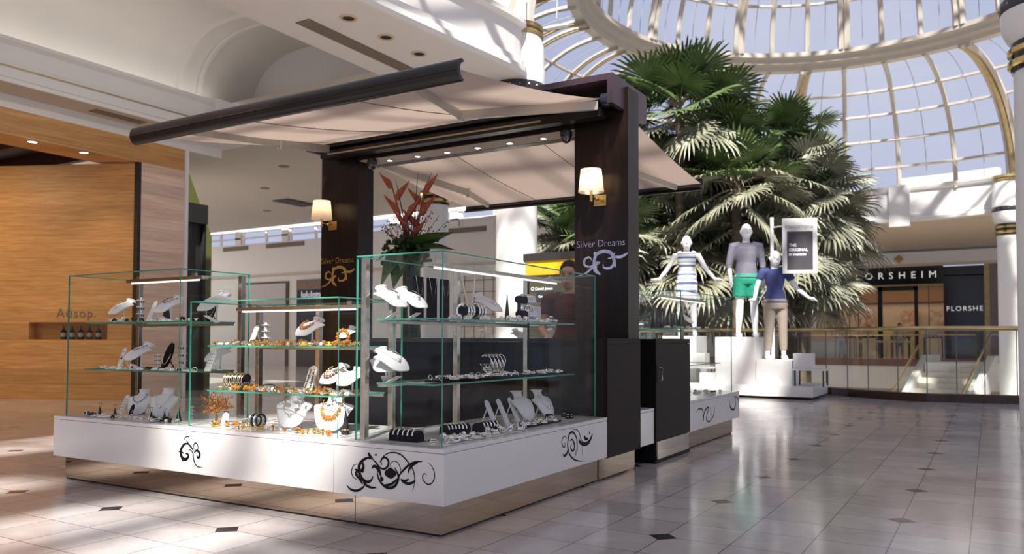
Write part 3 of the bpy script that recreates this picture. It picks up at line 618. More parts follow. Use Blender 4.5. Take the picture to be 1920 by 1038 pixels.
for k, (x, y) in enumerate(((4.2, 5.8), (1.0, 5.8), (-2.5, 5.8))):  # unseen fill spots added to brighten the pier and cornice
    c = thing('added_wall_fill', 'added fill lamp on the back edge of the cream soffit, %s' % ('nearest the beam', 'middle one', 'rear one')[k], 'light', (x, y, 5.45))
    MB().box(x-.15, y-.06, 5.34, x+.15, y+.02, 5.44).build('housing', WHITEP, c)
    l = bpy.data.lights.new('wall_fill_light', 'SPOT'); o = bpy.data.objects.new('wall_fill_light', l); COL.objects.link(o); o.location = (x, y+.12, 5.42); l.energy = 85; l.spot_size = radians(95); l.spot_blend = .9; l.color = (1, .93, .85); l.shadow_soft_size = .08
    o.rotation_euler = Vector((.12, 4.4, -1.9)).to_track_quat('-Z', 'Y').to_euler(); o.parent = c; o.matrix_parent_inverse = c.matrix_basis.inverted()
STROKES = {"front_corner":[[0.0037,[[0.592,0.354],[0.621,0.344],[0.637,0.318],[0.636,0.293],[0.62,0.273],[0.595,0.267]]],[0.0123,[[0.487,0.389],[0.523,0.392],[0.555,0.377],[0.58,0.351],[0.583,0.323],[0.575,0.292],[0.554,0.269],[0.522,0.26],[0.494,0.272],[0.482,0.297]]],[0.0082,[[0.675,0.229],[0.652,0.211],[0.619,0.203],[0.586,0.208],[0.554,0.226],[0.538,0.246]]],[0.0105,[[0.516,0.424],[0.507,0.406],[0.483,0.389]]],[0.0105,[[0.463,0.42],[0.461,0.408]]],[0.0068,[[0.487,0.389],[0.459,0.37],[0.439,0.344],[0.427,0.311],[0.423,0.287]]],[0.0073,[[0.415,0.361],[0.425,0.375],[0.42,0.394],[0.4,0.405],[0.377,0.394],[0.372,0.37],[0.388,0.348],[0.411,0.341],[0.431,0.347],[0.439,0.359]]],[0.0046,[[0.439,0.368],[0.416,0.403],[0.381,0.427],[0.342,0.436],[0.303,0.433],[0.269,0.418],[0.231,0.385],[0.204,0.354],[0.193,0.32],[0.193,0.284],[0.207,0.237]]],[0.0105,[[0.491,0.336],[0.475,0.351],[0.451,0.343],[0.435,0.323],[0.427,0.299]]],[0.0122,[[0.43,0.293],[0.417,0.285],[0.424,0.275]]],[0.0092,[[0.451,0.334],[0.446,0.297],[0.422,0.263],[0.391,0.245],[0.36,0.242],[0.329,0.254],[0.31,0.279],[0.302,0.31],[0.318,0.339],[0.33,0.356]]],[0.0456,[[0.359,0.344],[0.358,0.322],[0.356,0.298]]],[0.0335,[[0.384,0.32],[0.358,0.322],[0.329,0.324]]],[0.0027,[[0.361,0.353],[0.357,0.375],[0.334,0.39],[0.307,0.382],[0.289,0.353],[0.289,0.323],[0.302,0.304]]],[0.0072,[[0.302,0.31],[0.276,0.339],[0.238,0.372],[0.193,0.395],[0.138,0.404]]],[0.0078,[[0.236,0.331],[0.227,0.358],[0.201,0.381],[0.171,0.395]]],[0.0084,[[0.287,0.299],[0.268,0.283],[0.234,0.277],[0.204,0.286],[0.189,0.302]]],[0.0072,[[0.283,0.295],[0.257,0.29],[0.23,0.303]]],[0.0035,[[0.105,0.401],[0.079,0.382],[0.063,0.354],[0.062,0.325],[0.075,0.298],[0.1,0.285],[0.126,0.296],[0.139,0.316],[0.135,0.334],[0.123,0.34],[0.11,0.33]]],[0.0081,[[0.55,0.261],[0.538,0.246],[0.501,0.233],[0.454,0.234]]],[0.0085,[[0.403,0.253],[0.352,0.263],[0.31,0.297]]],[0.0106,[[0.559,0.374],[0.551,0.338],[0.563,0.318],[0.547,0.313]]],[0.0094,[[0.616,0.32],[0.596,0.318],[0.604,0.296],[0.579,0.273],[0.554,0.242]]]],"right_end":[[0.0088,[[1.714,0.199],[1.617,0.211],[1.551,0.226],[1.494,0.252],[1.452,0.291],[1.435,0.337],[1.445,0.389],[1.466,0.415],[1.502,0.422],[1.544,0.404],[1.573,0.369],[1.58,0.327],[1.58,0.282],[1.566,0.252]]],[0.0044,[[1.494,0.425],[1.537,0.438],[1.588,0.425],[1.624,0.393],[1.639,0.362],[1.669,0.34],[1.722,0.321]]],[0.0161,[[1.61,0.372],[1.617,0.345],[1.684,0.319],[1.752,0.321],[1.798,0.343],[1.834,0.379]]],[0.013,[[1.691,0.38],[1.714,0.355],[1.76,0.35]]],[0.0083,[[1.775,0.398],[1.791,0.376]]],[0.0088,[[1.466,0.362],[1.494,0.373],[1.523,0.356],[1.541,0.322],[1.523,0.295],[1.494,0.299],[1.48,0.326],[1.501,0.345]]],[0.005,[[1.424,0.385],[1.39,0.405],[1.356,0.392],[1.349,0.362],[1.376,0.333],[1.4,0.344],[1.383,0.367]]],[0.0038,[[1.537,0.243],[1.559,0.272],[1.562,0.297]]],[0.0105,[[1.37,0.292],[1.383,0.275],[1.417,0.283],[1.431,0.306]]],[0.0026,[[1.661,0.312],[1.665,0.237]]]],"front_mid":[[0.0036,[[2.044,0.439],[2.044,0.415],[2.072,0.411],[2.094,0.39],[2.094,0.372]]],[0.0073,[[2.066,0.392],[2.052,0.372],[2.014,0.344],[1.996,0.325]]],[0.0127,[[2.038,0.364],[2.075,0.367],[2.103,0.35],[2.121,0.322],[2.12,0.292],[2.101,0.269],[2.073,0.265],[2.05,0.279],[2.05,0.3],[2.078,0.302]]],[0.0067,[[2.144,0.31],[2.12,0.31],[2.092,0.303]]],[0.0085,[[2.12,0.286],[2.098,0.248]]],[0.0054,[[2.046,0.33],[2.023,0.329],[2.0,0.309],[1.997,0.286],[1.98,0.248],[1.952,0.227],[1.907,0.227]]],[0.0108,[[1.991,0.313],[1.964,0.33],[1.936,0.317],[1.936,0.293],[1.954,0.286],[1.959,0.301]]],[0.0045,[[1.982,0.326],[1.996,0.352],[1.983,0.377],[1.96,0.372],[1.951,0.349],[1.964,0.327]]]],"far_a":[[0.0105,[[4.212,0.347],[4.261,0.374],[4.383,0.372],[4.432,0.33],[4.431,0.254],[4.483,0.342],[4.612,0.371],[4.533,0.261],[4.662,0.227],[4.69,0.311],[4.639,0.377]]],[0.008,[[4.826,0.372],[4.797,0.287],[4.689,0.232]]]],"far_b":[[0.0136,[[5.375,0.411],[5.403,0.324],[5.526,0.281],[5.622,0.326],[5.624,0.413]]],[0.0103,[[5.529,0.422],[5.688,0.409],[5.764,0.334],[5.748,0.213]]]],"emblem":[[0.0164,[[3.389,1.584],[3.308,1.607],[3.242,1.661],[3.23,1.71],[3.21,1.759],[3.152,1.779],[3.086,1.767],[3.061,1.728],[3.052,1.679],[3.084,1.643],[3.142,1.645],[3.151,1.676]]],[0.0112,[[3.251,1.711],[3.276,1.737],[3.318,1.72],[3.318,1.676],[3.275,1.659],[3.242,1.673]]],[0.0199,[[3.176,1.69],[3.217,1.679],[3.221,1.629],[3.174,1.59]]],[0.0137,[[3.227,1.785],[3.222,1.741]]],[0.0136,[[3.061,1.735],[2.996,1.726],[2.931,1.757]]],[0.0074,[[3.045,1.765],[3.069,1.729],[3.11,1.718]]],[0.0099,[[3.044,1.691],[3.043,1.641]]]]}
# ------------------------------------------------------------------ kiosk: counters, door, portal frame
HT, HB = .475, .178
def decal(name, key, plane, val, m, parent, sgn=-1, mirror=None, dx=0, off=.0006, wk=1.8):
    mb = MB()
    for k, (w_, pts) in enumerate(STROKES[key]):
        mb.ribbon([(a+dx, b) for a, b in pts], w_*wk, (lambda u, v, h: (val+sgn*h, u, v)) if plane == 'x' else (lambda u, v, h: (u, val+sgn*h, v)), off+k*.00008)
    return mb.build(name, m, parent)
def counter(label, x0, y0, x1, y1, px0, py0, px1, py1, loc):
    c = thing('display_counter', label, 'counter', loc)
    MB().bevbox(x0, y0, HB, x1, y1, HT-.026, .002).build('body', LACQ, c)
    MB().bevbox(x0-.001, y0-.001, HT-.024, x1+.001, y1+.001, HT, .004).build('counter_top', mat('white_solid_surface', (.78, .77, .76), .22, noise=.02, coat=.3), c)
    MB().box(px0, py0, .012, px1, py1, HB).build('mirror_plinth', MIRROR, c)
    MB().box(px0+.008, py0+.008, 0, px1-.008, py1-.008, .012).build('base_gap', BLACK, c)
    return c
c1 = counter('white counter run under the long corner glass case, with the big black scroll', 0, 0, 2.089, .772, .06, .06, 2.05, .66, (1, .4, 0))
decal('scroll_decal', 'front_corner', 'x', 0, DECAL, c1); decal('scroll_decal', 'right_end', 'y', 0, DECAL, c1)
c2 = counter('long white counter run on the left with a small black scroll in its middle', 0, .776, .76, 3.597, .06, .664, .70, 3.535, (.4, 2, 0))
decal('scroll_decal', 'front_mid', 'x', 0, DECAL, c2)
c3 = counter('white lacquer counter at the far right end of the kiosk behind the dark door', 3.985, 0, 5.776, .772, 3.99, .06, 5.7, .7, (5, .4, 0))
decal('scroll_decal', 'far_a', 'y', 0, DECAL, c3); decal('scroll_decal', 'far_b', 'y', 0, DECAL, c3)
c4 = counter('short white lacquer counter piece between the column panel and the dark door', 2.755, 0, 3.07, .5, 2.76, .10, 3.07, .5, (2.9, .2, 0))
c5 = counter('white lacquer counter along the far side of the kiosk behind the glass cases', 5.17, .776, 5.776, 3.597, 5.23, .776, 5.71, 3.53, (5.4, 2, 0))
dr = thing('kiosk_door', 'dark brown half height door cabinet with chrome handle and mirror kick plate', 'door', (3.5, .3, 0))
MB().box(3.078, .002, .012, 3.975, .64, 1.063).build('carcass', mat('black_laminate', (.006, .005, .005), .7, spec=.2), dr)
MB().bevbox(3.078, -.016, .19, 3.98, .0, 1.02, .002).build('door_leaf', DARKPANEL, dr)
MB().bevbox(3.078, -.016, 1.022, 3.98, .0, 1.066, .002).build('top_rail', DARKPANEL, dr)
MB().box(3.10, -.018, .035, 3.93, -.002, .185).build('kick_plate', mat('polished_steel', (.72, .70, .68), .06, 1.0), dr)
MB().box(3.078, -.012, .0, 3.975, .02, .03).build('skirting', BLACK, dr)
MB().tube([(3.15, -.018, .70), (3.15, -.045, .71), (3.15, -.045, .81), (3.15, -.018, .82)], .007, 8).build('handle', CHROME, dr, True)
MB().box(3.085, -.02, .69, 3.125, -.017, .84).build('handle_plate', BLACK, dr)

fr_ = thing('kiosk_frame', 'dark wooden portal frame of the kiosk with two broad columns and a roof box', 'frame', (2.7, 1.7, 0))
for nm, y0, y1 in (('right_column', .03, .512), ('left_column', 2.90, 3.392)):
    MB().bevbox(2.58, y0, 0.17, 2.81, y1, 3.115, .003).build(nm, DARKWOOD, fr_)
MB().box(2.62, .08, 0, 2.78, .46, .17).build('column_foot', MIRROR, fr_); MB().box(2.62, 2.95, 0, 2.78, 3.35, .17).build('column_foot', MIRROR, fr_)
MB().box(2.58, .5, 2.83, 2.81, 2.91, 2.96).build('beam', mat('black_brown_beam', (.012, .008, .007), .35), fr_)
MB().box(2.59, .52, 2.822, 2.80, 2.89, 2.83).build('soffit_panel', mat('taupe_soffit', (.50, .40, .32), .6), fr_)
bx = MB(); X0, X1, Y0, Y1, Z0, Z1 = 2.335, 3.07, .06, 3.37, 2.925, 3.165
bx.box(X0, Y0, Z1-.05, X1, Y1, Z1); bx.box(X0, Y0, Z0, X1, Y0+.045, Z1-.05); bx.box(X0, Y1-.045, Z0, X1, Y1, Z1-.05)
bx.build('roof_box', FASCIAM, fr_); MB().box(2.66, .11, 2.96, 2.75, 3.32, 3.11).build('box_divider', BLACK, fr_)
MB().bevbox(2.089, -.004, .17, 2.752, .028, 1.02, .002).build('side_panel', DARKPANEL, fr_)
MB().bevbox(2.089, -.004, 1.024, 2.752, .028, 1.066, .002).build('panel_rail', DARKPANEL, fr_)
MB().box(2.056, .05, .012, 2.75, .45, .17).build('mirror_plinth', MIRROR, fr_)
MB().box(2.1, .03, .17, 2.58, .5, 1.06).build('panel_carcass', BLACK, fr_)
text('lettering', 'Silver Dreams', (2.577, .492, 1.82), '-x', .083, DECALS, fr_, extrude=.0008, weight=-.0012, sx=.93)
text('lettering', 'Silver Dreams', (2.577, 3.385, 1.82), '-x', .083, DECALG, fr_, extrude=.0008, weight=-.0012, sx=.93)
decal('scroll_emblem', 'emblem', 'x', 2.58, DECALG, fr_, off=.002); decal('scroll_emblem', 'emblem', 'x', 2.58, DECALS, fr_, dx=-2.90, off=.002)
ct = thing('cash_counter', 'dark brown cash counter inside the kiosk between the two columns', 'counter', (2.4, 1.7, 0))
MB().bevbox(2.1, .62, .0, 2.66, 2.80, 1.035, .003).build('cabinet', mat('dark_plum_laminate', (.005, .0035, .004), .4, noise=.2, nscale=3, spec=.12), ct)
MB().bevbox(2.06, .58, 1.037, 2.70, 2.84, 1.065, .003).build('worktop', BLACKG, ct)
for k in range(3): MB().box(2.092, .68+.7*k, .15, 2.099, 1.30+.7*k, .9).build('drawer_front', mat('dark_plum_front', (.008, .005, .006), .35, spec=.15), ct)

# LEDs and dome cameras under the beam
for k in range(6):
    y = 2.60-.345*k
    d = thing('led_spotlight', '%s small white spotlight under the kiosk beam, counting from the left column' % ('first', 'second', 'third', 'fourth', 'fifth', 'sixth')[k], 'light', (2.70, y, 2.822))
    MB().torus((2.70, y, 2.821), .030, .006, 20, 6).build('bezel', CHROME, d, True)
    MB().lathe([(.026, -.004), (.026, 0)], (2.70, y, 2.822), 18).build('lamp_disc', mat('cool_lamp', (1, 1, 1), .4, emit=(1, .97, .92), es=14), d)
    l = bpy.data.lights.new('led', 'SPOT'); o = bpy.data.objects.new('led', l); COL.objects.link(o); o.location = (2.70, y, 2.80); l.energy = 9; l.spot_size = 1.3; l.spot_blend = .7; l.color = (1, .94, .86); l.shadow_soft_size = .03
    o.parent = d; o.matrix_parent_inverse = d.matrix_basis.inverted()
for y, lb in ((.60, 'black dome camera under the beam beside the right kiosk column'), (2.74, 'black dome camera under the beam beside the left kiosk column')):
    d = thing('dome_camera', lb, 'camera', (2.60, y, 2.83))
    MB().lathe([(.052, 0), (.052, -.045), (.048, -.055)], (2.60, y, 2.83), 24).build('housing', BLACKG, d, True)
    MB().lathe([(.046, -.055), (.045, -.07), (.036, -.095), (.018, -.108), (.002, -.11)], (2.60, y, 2.83), 24).build('dome', mat('smoked_dome', (.02, .015, .015), .05, coat=1), d, True)
# wall lamps
def sconce(y, label):
    s = thing('wall_lamp', label, 'lamp', (2.57, y, 2.2))
    MB().bevbox(2.562, y-.055, 2.155, 2.58, y+.055, 2.245, .003).build('wall_plate', GOLD, s)
    MB().tube([(2.565, y, 2.205), (2.50, y, 2.205), (2.485, y+.012, 2.205), (2.42, y+.012, 2.205)], .009, 8).tube([(2.42, y+.012, 2.17), (2.42, y+.012, 2.25)], .012, 8).ball((2.50, y, 2.205), .016, 8).build('arm', GOLD, s, True)
    MB().tube([(2.42, y+.012, 2.25), (2.42, y+.012, 2.31)], .014, 8).build('bulb_holder', mat('cream_sleeve', (.8, .7, .5), .5), s, True)
    sh = MB().rings([[(2.42+r*cos(k*pi/16), y+.012+r*sin(k*pi/16), z) for k in range(32)] for r, z in ((.104, 2.245), (.084, 2.430))], cap=False)
    m = MATS.get('linen_shade')
    if not m:
        m = fabricmat('linen_shade', (.85, .74, .60), .5)
    sh.build('lamp_shade', m, s, True)
    MB().ball((2.42, y+.012, 2.335), .026, 10).build('bulb', mat('lit_bulb', (1, 1, 1), .5, emit=(1, .78, .50), es=6), s, True)
    l = bpy.data.lights.new('bulb_light', 'POINT'); o = bpy.data.objects.new('bulb_light', l); COL.objects.link(o); o.location = (2.42, y+.012, 2.375); l.energy = 1.6; l.color = (1, .74, .46); l.shadow_soft_size = .02
    o.parent = s; o.matrix_parent_inverse = s.matrix_basis.inverted()
sconce(.272, 'lit wall lamp with white shade and brass plate on the right kiosk column'); sconce(3.22, 'lit wall lamp with white shade and brass plate on the left kiosk column')

# awnings
def awning(label, s, xb, zb, xr, zr, arms):
    """s = -1 rolls out towards -x, +1 towards +x"""
    y0, y1 = .19, 3.24
    a = thing('awning', label, 'awning', (xr, 1.7, zr))
    n = 10; m_ = MB()
    rows = []
    for i in range(n+1):
        t = i/n; x = xr+(xb-xr)*t; z = zr+(zb-zr)*t-.03*sin(pi*t)
        rows.append([(x, y0+(y1-y0)*k/12, z) for k in range(13)])
    top = [[(x, y, z+.004) for x, y, z in r] for r in rows]
    m_.rings([r for r in rows], cap=False, closed=False)
    m_.build('fabric', FABRIC, a, True)
    sm = MB()
    for yy in (1.2, 2.22):
        sm.tube([(xr+(xb-xr)*t/8, yy, zr+(zb-zr)*t/8-.03*sin(pi*t/8)-.003) for t in range(9)], .004, 4)
    sm.build('seam', mat('brown_seam', (.30, .23, .18), .8), a)
    # crescent front rail
    def cres(r, ph): return (xb+s*(r*cos(ph))*1.0, zb+r*sin(ph))
    outer = [(xb+s*(.052*cos(p))-s*.0, zb-.005+.068*sin(p)) for p in [radians(-100+200*i/12) for i in range(13)]]
    inner = [(xb-s*.018+s*(.040*cos(p)), zb-.005+.052*sin(p)) for p in [radians(92-184*i/10) for i in range(11)]]
    pr = outer+inner
    MB().prism(pr, 'y', y0-.02, y1+.02).build('front_bar', DARKALU, a, 35)
    MB().box(min(xb+s*.045, xb+s*.056), y0-.02, zb-.016, max(xb+s*.045, xb+s*.056), y1+.02, zb-.008).build('bar_groove', mat('bar_groove_line', (.03, .02, .016), .35, .4), a)
    MB().tube([(xr, y0, zr-.01), (xr, y1, zr-.01)], .042, 16).build('roller', DARKALU, a, True)
    MB().tube([(xr, y0-.075, zr-.01), (xr, y0, zr-.01)], .062, 18).tube([(xr, y1, zr-.01), (xr, y1+.075, zr-.01)], .062, 18).build('roller_bracket', mat('blue_black_bracket', (.03, .035, .06), .25, .4), a, 35)
    MB().box(xr-.05, y0, zr-.15, xr+.05, y1, zr-.08).build('cassette', DARKALU, a)
    MB().box(xr+s*.051, y0+.55, zr-.125, xr+s*.058, y1-.1, zr-.110).build('cassette_line', mat('tan_strip', (.40, .30, .20), .4, .3), a)
    for sh_, el, tp in arms:
        u = MB()
        for p, q, wd in ((sh_, el, .070), (el, tp, .055)):
            p, q = Vector(p), Vector(q); d = (q-p).normalized(); sd = Vector((-d.y, d.x, 0)).normalized(); up = Vector((0, 0, 1))
            c = [p+sd*.017-up*wd/2, p-sd*.017-up*wd/2, p-sd*.017+up*wd/2, p+sd*.017+up*wd/2]; e = [v+(q-p) for v in c]
            u.rings([[tuple(v) for v in c], [tuple(v) for v in e]])
        u.build('folding_arm', ARMALU, a)
        MB().lathe([(.026, -.05), (.026, .05)], el, 14).build('arm_joint', mat('steel_joint', (.55, .54, .5), .3, .7), a, True)
    return a
awning('taupe awning with dark front bar rolled out over the near corner of the kiosk', -1, .40, 2.640, 2.45, 3.000,
       [((2.36, .20, 2.925), (1.665, 1.05, 2.800), (.47, .60, 2.640)), ((2.36, 3.10, 2.925), (1.58, 2.93, 2.790), (.45, 2.70, 2.620))])
awning('taupe awning rolled out over the far side of the kiosk towards the palms', 1, 5.0, 2.745, 2.96, 3.000,
       [((3.05, 3.10, 2.93), (4.27, 2.72, 2.76), (4.90, 2.85, 2.72)), ((3.05, .25, 2.93), (4.0, .75, 2.80), (4.95, .45, 2.72))])

# glass display cases
LITTUBE = mat('lit_tube', (1, 1, 1), .5, emit=(1, .96, .9), es=1.3)
def pane(mb, x0, y0, z0, x1, y1, z1):
    """glass box: the two large faces clear, the four thin ones green"""
    d = [abs(x1-x0), abs(y1-y0), abs(z1-z0)]; k = d.index(min(d)); big = {0: (3, 5), 1: (2, 4), 2: (0, 1)}[k]
    mb.box(x0, y0, z0, x1, y1, z1, [0 if i in big else 1 for i in range(6)])
    return mb
G = [GLASS, EDGE]
def case(label, x0, y0, x1, y1, top, shelves, posts, lamp, inset=(.12, .12), back=True):
    c = thing('glass_case', label, 'display case', ((x0+x1)/2, (y0+y1)/2, HT)); t = .008; z0 = HT
    pane(MB(), x0, y0, top-t, x1, y1, top).build('top_pane', G, c)
    pane(MB(), x0, y0, z0, x0+t, y1, top-t).build('side_pane', G, c)
    pane(MB(), x0+t, y0, z0, x1, y0+t, top-t).build('side_pane', G, c)
    pane(MB(), x0+t, y1-t, z0, x1, y1, top-t).build('side_pane', G, c)
    pane(MB(), x1-t, y0+t, z0, x1, y1-t, top-t).build('side_pane', G, c)
    for z in shelves:
        pane(MB(), x0+inset[0], y0+inset[1], z-.010, x1-.03, y1-.03, z).build('shelf', G, c)
        k = MB()
        if (x1-x0) > (y1-y0): k.box(x0+inset[0], y1-.06, z-.028, x1-.03, y1-.04, z-.010)
        else: k.box(x1-.06, y0+inset[1], z-.028, x1-.04, y1-.03, z-.010)
        k.build('shelf_rail', CHROME, c)
    for x, y in posts: MB().bevbox(x-.018, y-.018, z0, x+.018, y+.018, top-.012, .002).build('post', CHROME, c)
    (xa, ya), (xb, yb) = lamp; w_ = .028
    if abs(xb-xa) > abs(yb-ya):
        MB().bevbox(xa, ya-w_, top-.055, xb, ya+w_, top-.030, .004).build('lamp_housing', CHROME, c); MB().tube([(xa+.05, ya-.012, top-.060), (xb-.05, ya-.012, top-.060)], .006, 8).build('lamp_tube', LITTUBE, c)
        MB().box(xa+.1, ya-.01, top-.03, xa+.14, ya+.01, top-.008).box(xb-.14, ya-.01, top-.03, xb-.1, ya+.01, top-.008).build('lamp_hanger', CHROME, c)
    else:
        MB().bevbox(xa-w_, ya, top-.055, xa+w_, yb, top-.030, .004).build('lamp_housing', CHROME, c); MB().tube([(xa-.012, ya+.05, top-.060), (xa-.012, yb-.05, top-.060)], .006, 8).build('lamp_tube', LITTUBE, c)
        MB().box(xa-.01, ya+.1, top-.03, xa+.01, ya+.14, top-.008).box(xa-.01, yb-.14, top-.03, xa+.01, yb-.1, top-.008).build('lamp_hanger', CHROME, c)
    return c
TOP = 1.534
case('tall glass case at the left end of the counter with white busts on two shelves', .06, 2.24, .66, 3.545, TOP, (1.18, .825), [(.62, 2.28), (.62, 3.49)], ((.33, 2.32), (.33, 3.2)))
case('lower middle glass case filled with gold and amber jewellery', .06, .806, .66, 2.13, 1.303, (1.01, .71), [(.62, .86), (.62, 1.5), (.62, 2.09)], ((.40, .9), (.40, 2.05)))
case('long tall glass case on the near corner with silver jewellery', .06, .06, 2.017, .669, TOP, (1.175, .80), [(.10, .635), (1.03, .635), (1.98, .635)], ((.30, .34), (1.95, .34)), inset=(.15, .16))
case('tall glass case at the far right end above the dark door', 3.95, .06, 5.70, .669, TOP, (1.175, .80), [(4.0, .63), (5.66, .63)], ((4.1, .34), (5.6, .34)))
case('glass case on the far side counter seen through the near cases', 5.2, .9, 5.74, 3.5, 1.303, (1.0, .72), [(5.7, 1.0), (5.7, 3.4)], ((5.5, 1.0), (5.5, 3.4)))

# flower arrangement on the cash counter
LEAF = mat('broad_leaf_green', (.06, .13, .02), .4, noise=.4, nscale=6, col2=(.03, .07, .012)); RED = mat('heliconia_red', (.22, .022, .012), .4, noise=.5, nscale=12, col2=(.36, .08, .02)); GSTEM = mat('green_stem', (.12, .20, .04), .5)
fl = thing('flower_arrangement', 'tropical arrangement of red heliconias and broad leaves in a tall glass vase', 'flowers', (2.35, 2.05, 1.065)); fx, fy = 2.35, 2.05
MB().lathe([(.085, 1.067), (.09, 1.07), (.075, 1.35), (.082, 1.72), (.095, 1.85)], (fx, fy, 0), 20, cap=False).build('glass_vase', glassmat('green_vase_glass', (.16, .22, .09), .04, .4), fl, True)
st_ = MB(); rn = random.Random(3)
for k in range(14):
    a = rn.uniform(0, 6.28); st_.tube([(fx+.05*cos(a), fy+.05*sin(a), 1.075), (fx-.04*cos(a), fy-.04*sin(a), 1.86)], .007, 5)
st_.build('vase_stems', GSTEM, fl)
def leaf(az, el, L, w_, z=1.86, bend=.5):
    c = Vector((fx, fy, z)); d = Vector((cos(az)*cos(el), sin(az)*cos(el), sin(el))); s_ = Vector((-sin(az), cos(az), 0)); u = d.cross(s_)
    if u.z < 0: u = -u
    rows = []
    for i in range(9):
        t = i/8; q = c+d*L*t+Vector((0, 0, -bend*L*t*t)); ww = w_*sin(pi*min(.999, max(.02, t))**.8)
        rows.append([tuple(q+s_*ww+u*ww*.35), tuple(q+s_*ww*.5+u*ww*.08), tuple(q), tuple(q-s_*ww*.5+u*ww*.08), tuple(q-s_*ww+u*ww*.35)])
    MB().rings(rows, cap=False, closed=False).build('broad_leaf', LEAF, fl, True)
for az, el, L, w_, b in ((-1.6, .30, .50, .15, .02), (-1.15, .15, .42, .13, .15), (2.9, -.1, .34, .15, .9), (-3.0, -.15, .32, .14, 1.0), (2.6, .15, .35, .10, .5), (-2.8, .1, .30, .11, .8), (-2.3, .2, .30, .10, .9), (1.5, .1, .33, .09, .4), (1.9, .5, .3, .08, .3), (.3, .3, .35, .1, .3), (3.4, .6, .25, .09, .4), (-.6, .3, .4, .1, .2)): leaf(az, el, L, w_, 1.86, b)
def heliconia(base, tip, sgn, n):
    base, tip = Vector(base), Vector(tip); mb = MB(); mb.tube([base, base.lerp(tip, .5), tip], [.012, .012, .006], 6)
    for i in range(n):
        t = .42+.55*i/(n-1); q = base.lerp(tip, t); sd = 1 if i % 2 else -1; L = .24-.06*i/(n)
        d = Vector((0, sd*sgn, .75)).normalized()
        rows = []
        for j in range(6):
            k = j/5; p = q+d*L*k+Vector((0, 0, .03*k*k)); r = .058*(1-k)**.9*min(1, .35+k*3.2)+.002
            rows.append([tuple(p+Vector((cos(a)*r*.6, 0, sin(a)*r))) for a in [2*pi*m/6 for m in range(6)]])
        mb.rings(rows)
    mb.build('heliconia_spray', RED, fl, True)
heliconia((fx, fy+.02, 1.86), (fx-.05, fy+.20, 2.48), 1, 4); heliconia((fx, fy-.02, 1.86), (fx-.03, fy-.16, 2.40), -1, 4); heliconia((fx, fy, 1.80), (fx-.05, fy+.02, 2.20), 1, 3)
tw = MB(); tb = MB()
for k in range(34):
    az = rn.uniform(0, 6.28); el = rn.uniform(.5, 1.35); L = rn.uniform(.18, .42); d = Vector((cos(az)*cos(el), sin(az)*cos(el), sin(el))); c = Vector((fx, fy, 1.86)); tw.tube([c, c+d*L*.6, c+d*L+Vector((0, 0, .03))], .0022, 4)
    for j in range(8):
        q = c+d*L*rn.uniform(.45, 1.0)+Vector((rn.uniform(-.03, .03), rn.uniform(-.03, .03), rn.uniform(-.02, .03))); tb.ball(q, .007, 5)
for k in range(5):
    a = k*1.3; tw.tube([(fx, fy, 1.8), (fx+.1*cos(a), fy+.16*sin(a), 2.25+.06*k), (fx+.13*cos(a), fy+.2*sin(a), 2.45+.03*k)], [.005, .004, .002], 4)
tw.build('twigs', mat('dark_twig', (.05, .03, .02), .7), fl); tb.build('berries', mat('dark_red_berries', (.10, .015, .02), .4), fl, True)
mo = MB()
for k in range(130):
    a = rn.uniform(0, 6.28); r = rn.uniform(.05, .26); mo.ball((fx+r*cos(a), fy+r*sin(a), 1.88+rn.uniform(-.10, .14)-.25*r), rn.uniform(.015, .03), 5)
mo.build('filler_foliage', mat('dark_filler', (.03, .045, .015), .7, noise=.6, nscale=30), fl)

# directory totem and tiled panel beyond the kiosk
dt = thing('directory_sign', 'dark directory sign with yellow header and white store names behind the kiosk', 'sign', (7.9, 3.5, 0))
MB().box(7.9, 2.9, 0, 8.15, 4.12, 2.10).build('sign_body', mat('olive_black_panel', (.06, .055, .03), .35), dt)
MB().box(7.88, 2.9, 2.10, 8.15, 4.12, 2.33).build('yellow_header', mat('yellow_acrylic', (.80, .46, .01), .3, emit=(.9, .5, .01), es=.15), dt)
MB().box(7.85, 2.86, 2.33, 8.2, 4.16, 2.45).build('sign_cap', mat('dark_cap', (.03, .025, .025), .4), dt)
MB().box(7.885, 2.95, 1.69, 7.899, 3.82, 1.82).build('black_strip', BLACK, dt)
W2 = mat('lit_white_letters', (.9, .9, .9), .5, emit=(.9, .9, .85), es=.6)
text('lettering', 'David Jones', (7.878, 3.835, 1.855), '-x', .068, W2, dt); text('lettering', 'Gourmet Food', (7.878, 3.775, 1.735), '-x', .058, W2, dt)
MB().torus((7.885, 3.885, 1.878), .024, .005, 14, 5, 'x').build('arrow_disc', W2, dt)
MB().box(7.88, 3.52, 1.42, 7.899, 3.69, 1.66).build('pale_screen', mat('pale_screen', (.45, .55, .52), .3, emit=(.4, .55, .5), es=.3), dt)
tp = thing('tiled_panel', 'pale gridded panel seen through the long glass case behind the kiosk', 'panel', (9.3, 5.8, 0))
MB().box(9.3, 5.3, 0, 9.4, 6.4, 2.28).build('panel_board', mat('pale_grid_panel', (.66, .60, .52), .4, noise=.05), tp)
g_ = MB()
for k in range(6): g_.box(9.29, 5.3+.215*k, 0, 9.3, 5.31+.215*k, 2.28)
for k in range(10): g_.box(9.29, 5.3, .22*k+.2, 9.3, 6.4, .21+.22*k)
g_.build('panel_grid', mat('dark_grid', (.1, .08, .07)), tp); MB().box(9.285, 6.0, 1.62, 9.29, 6.12, 1.69).build('yellow_label', mat('yellow_label', (.8, .55, .02)), tp)
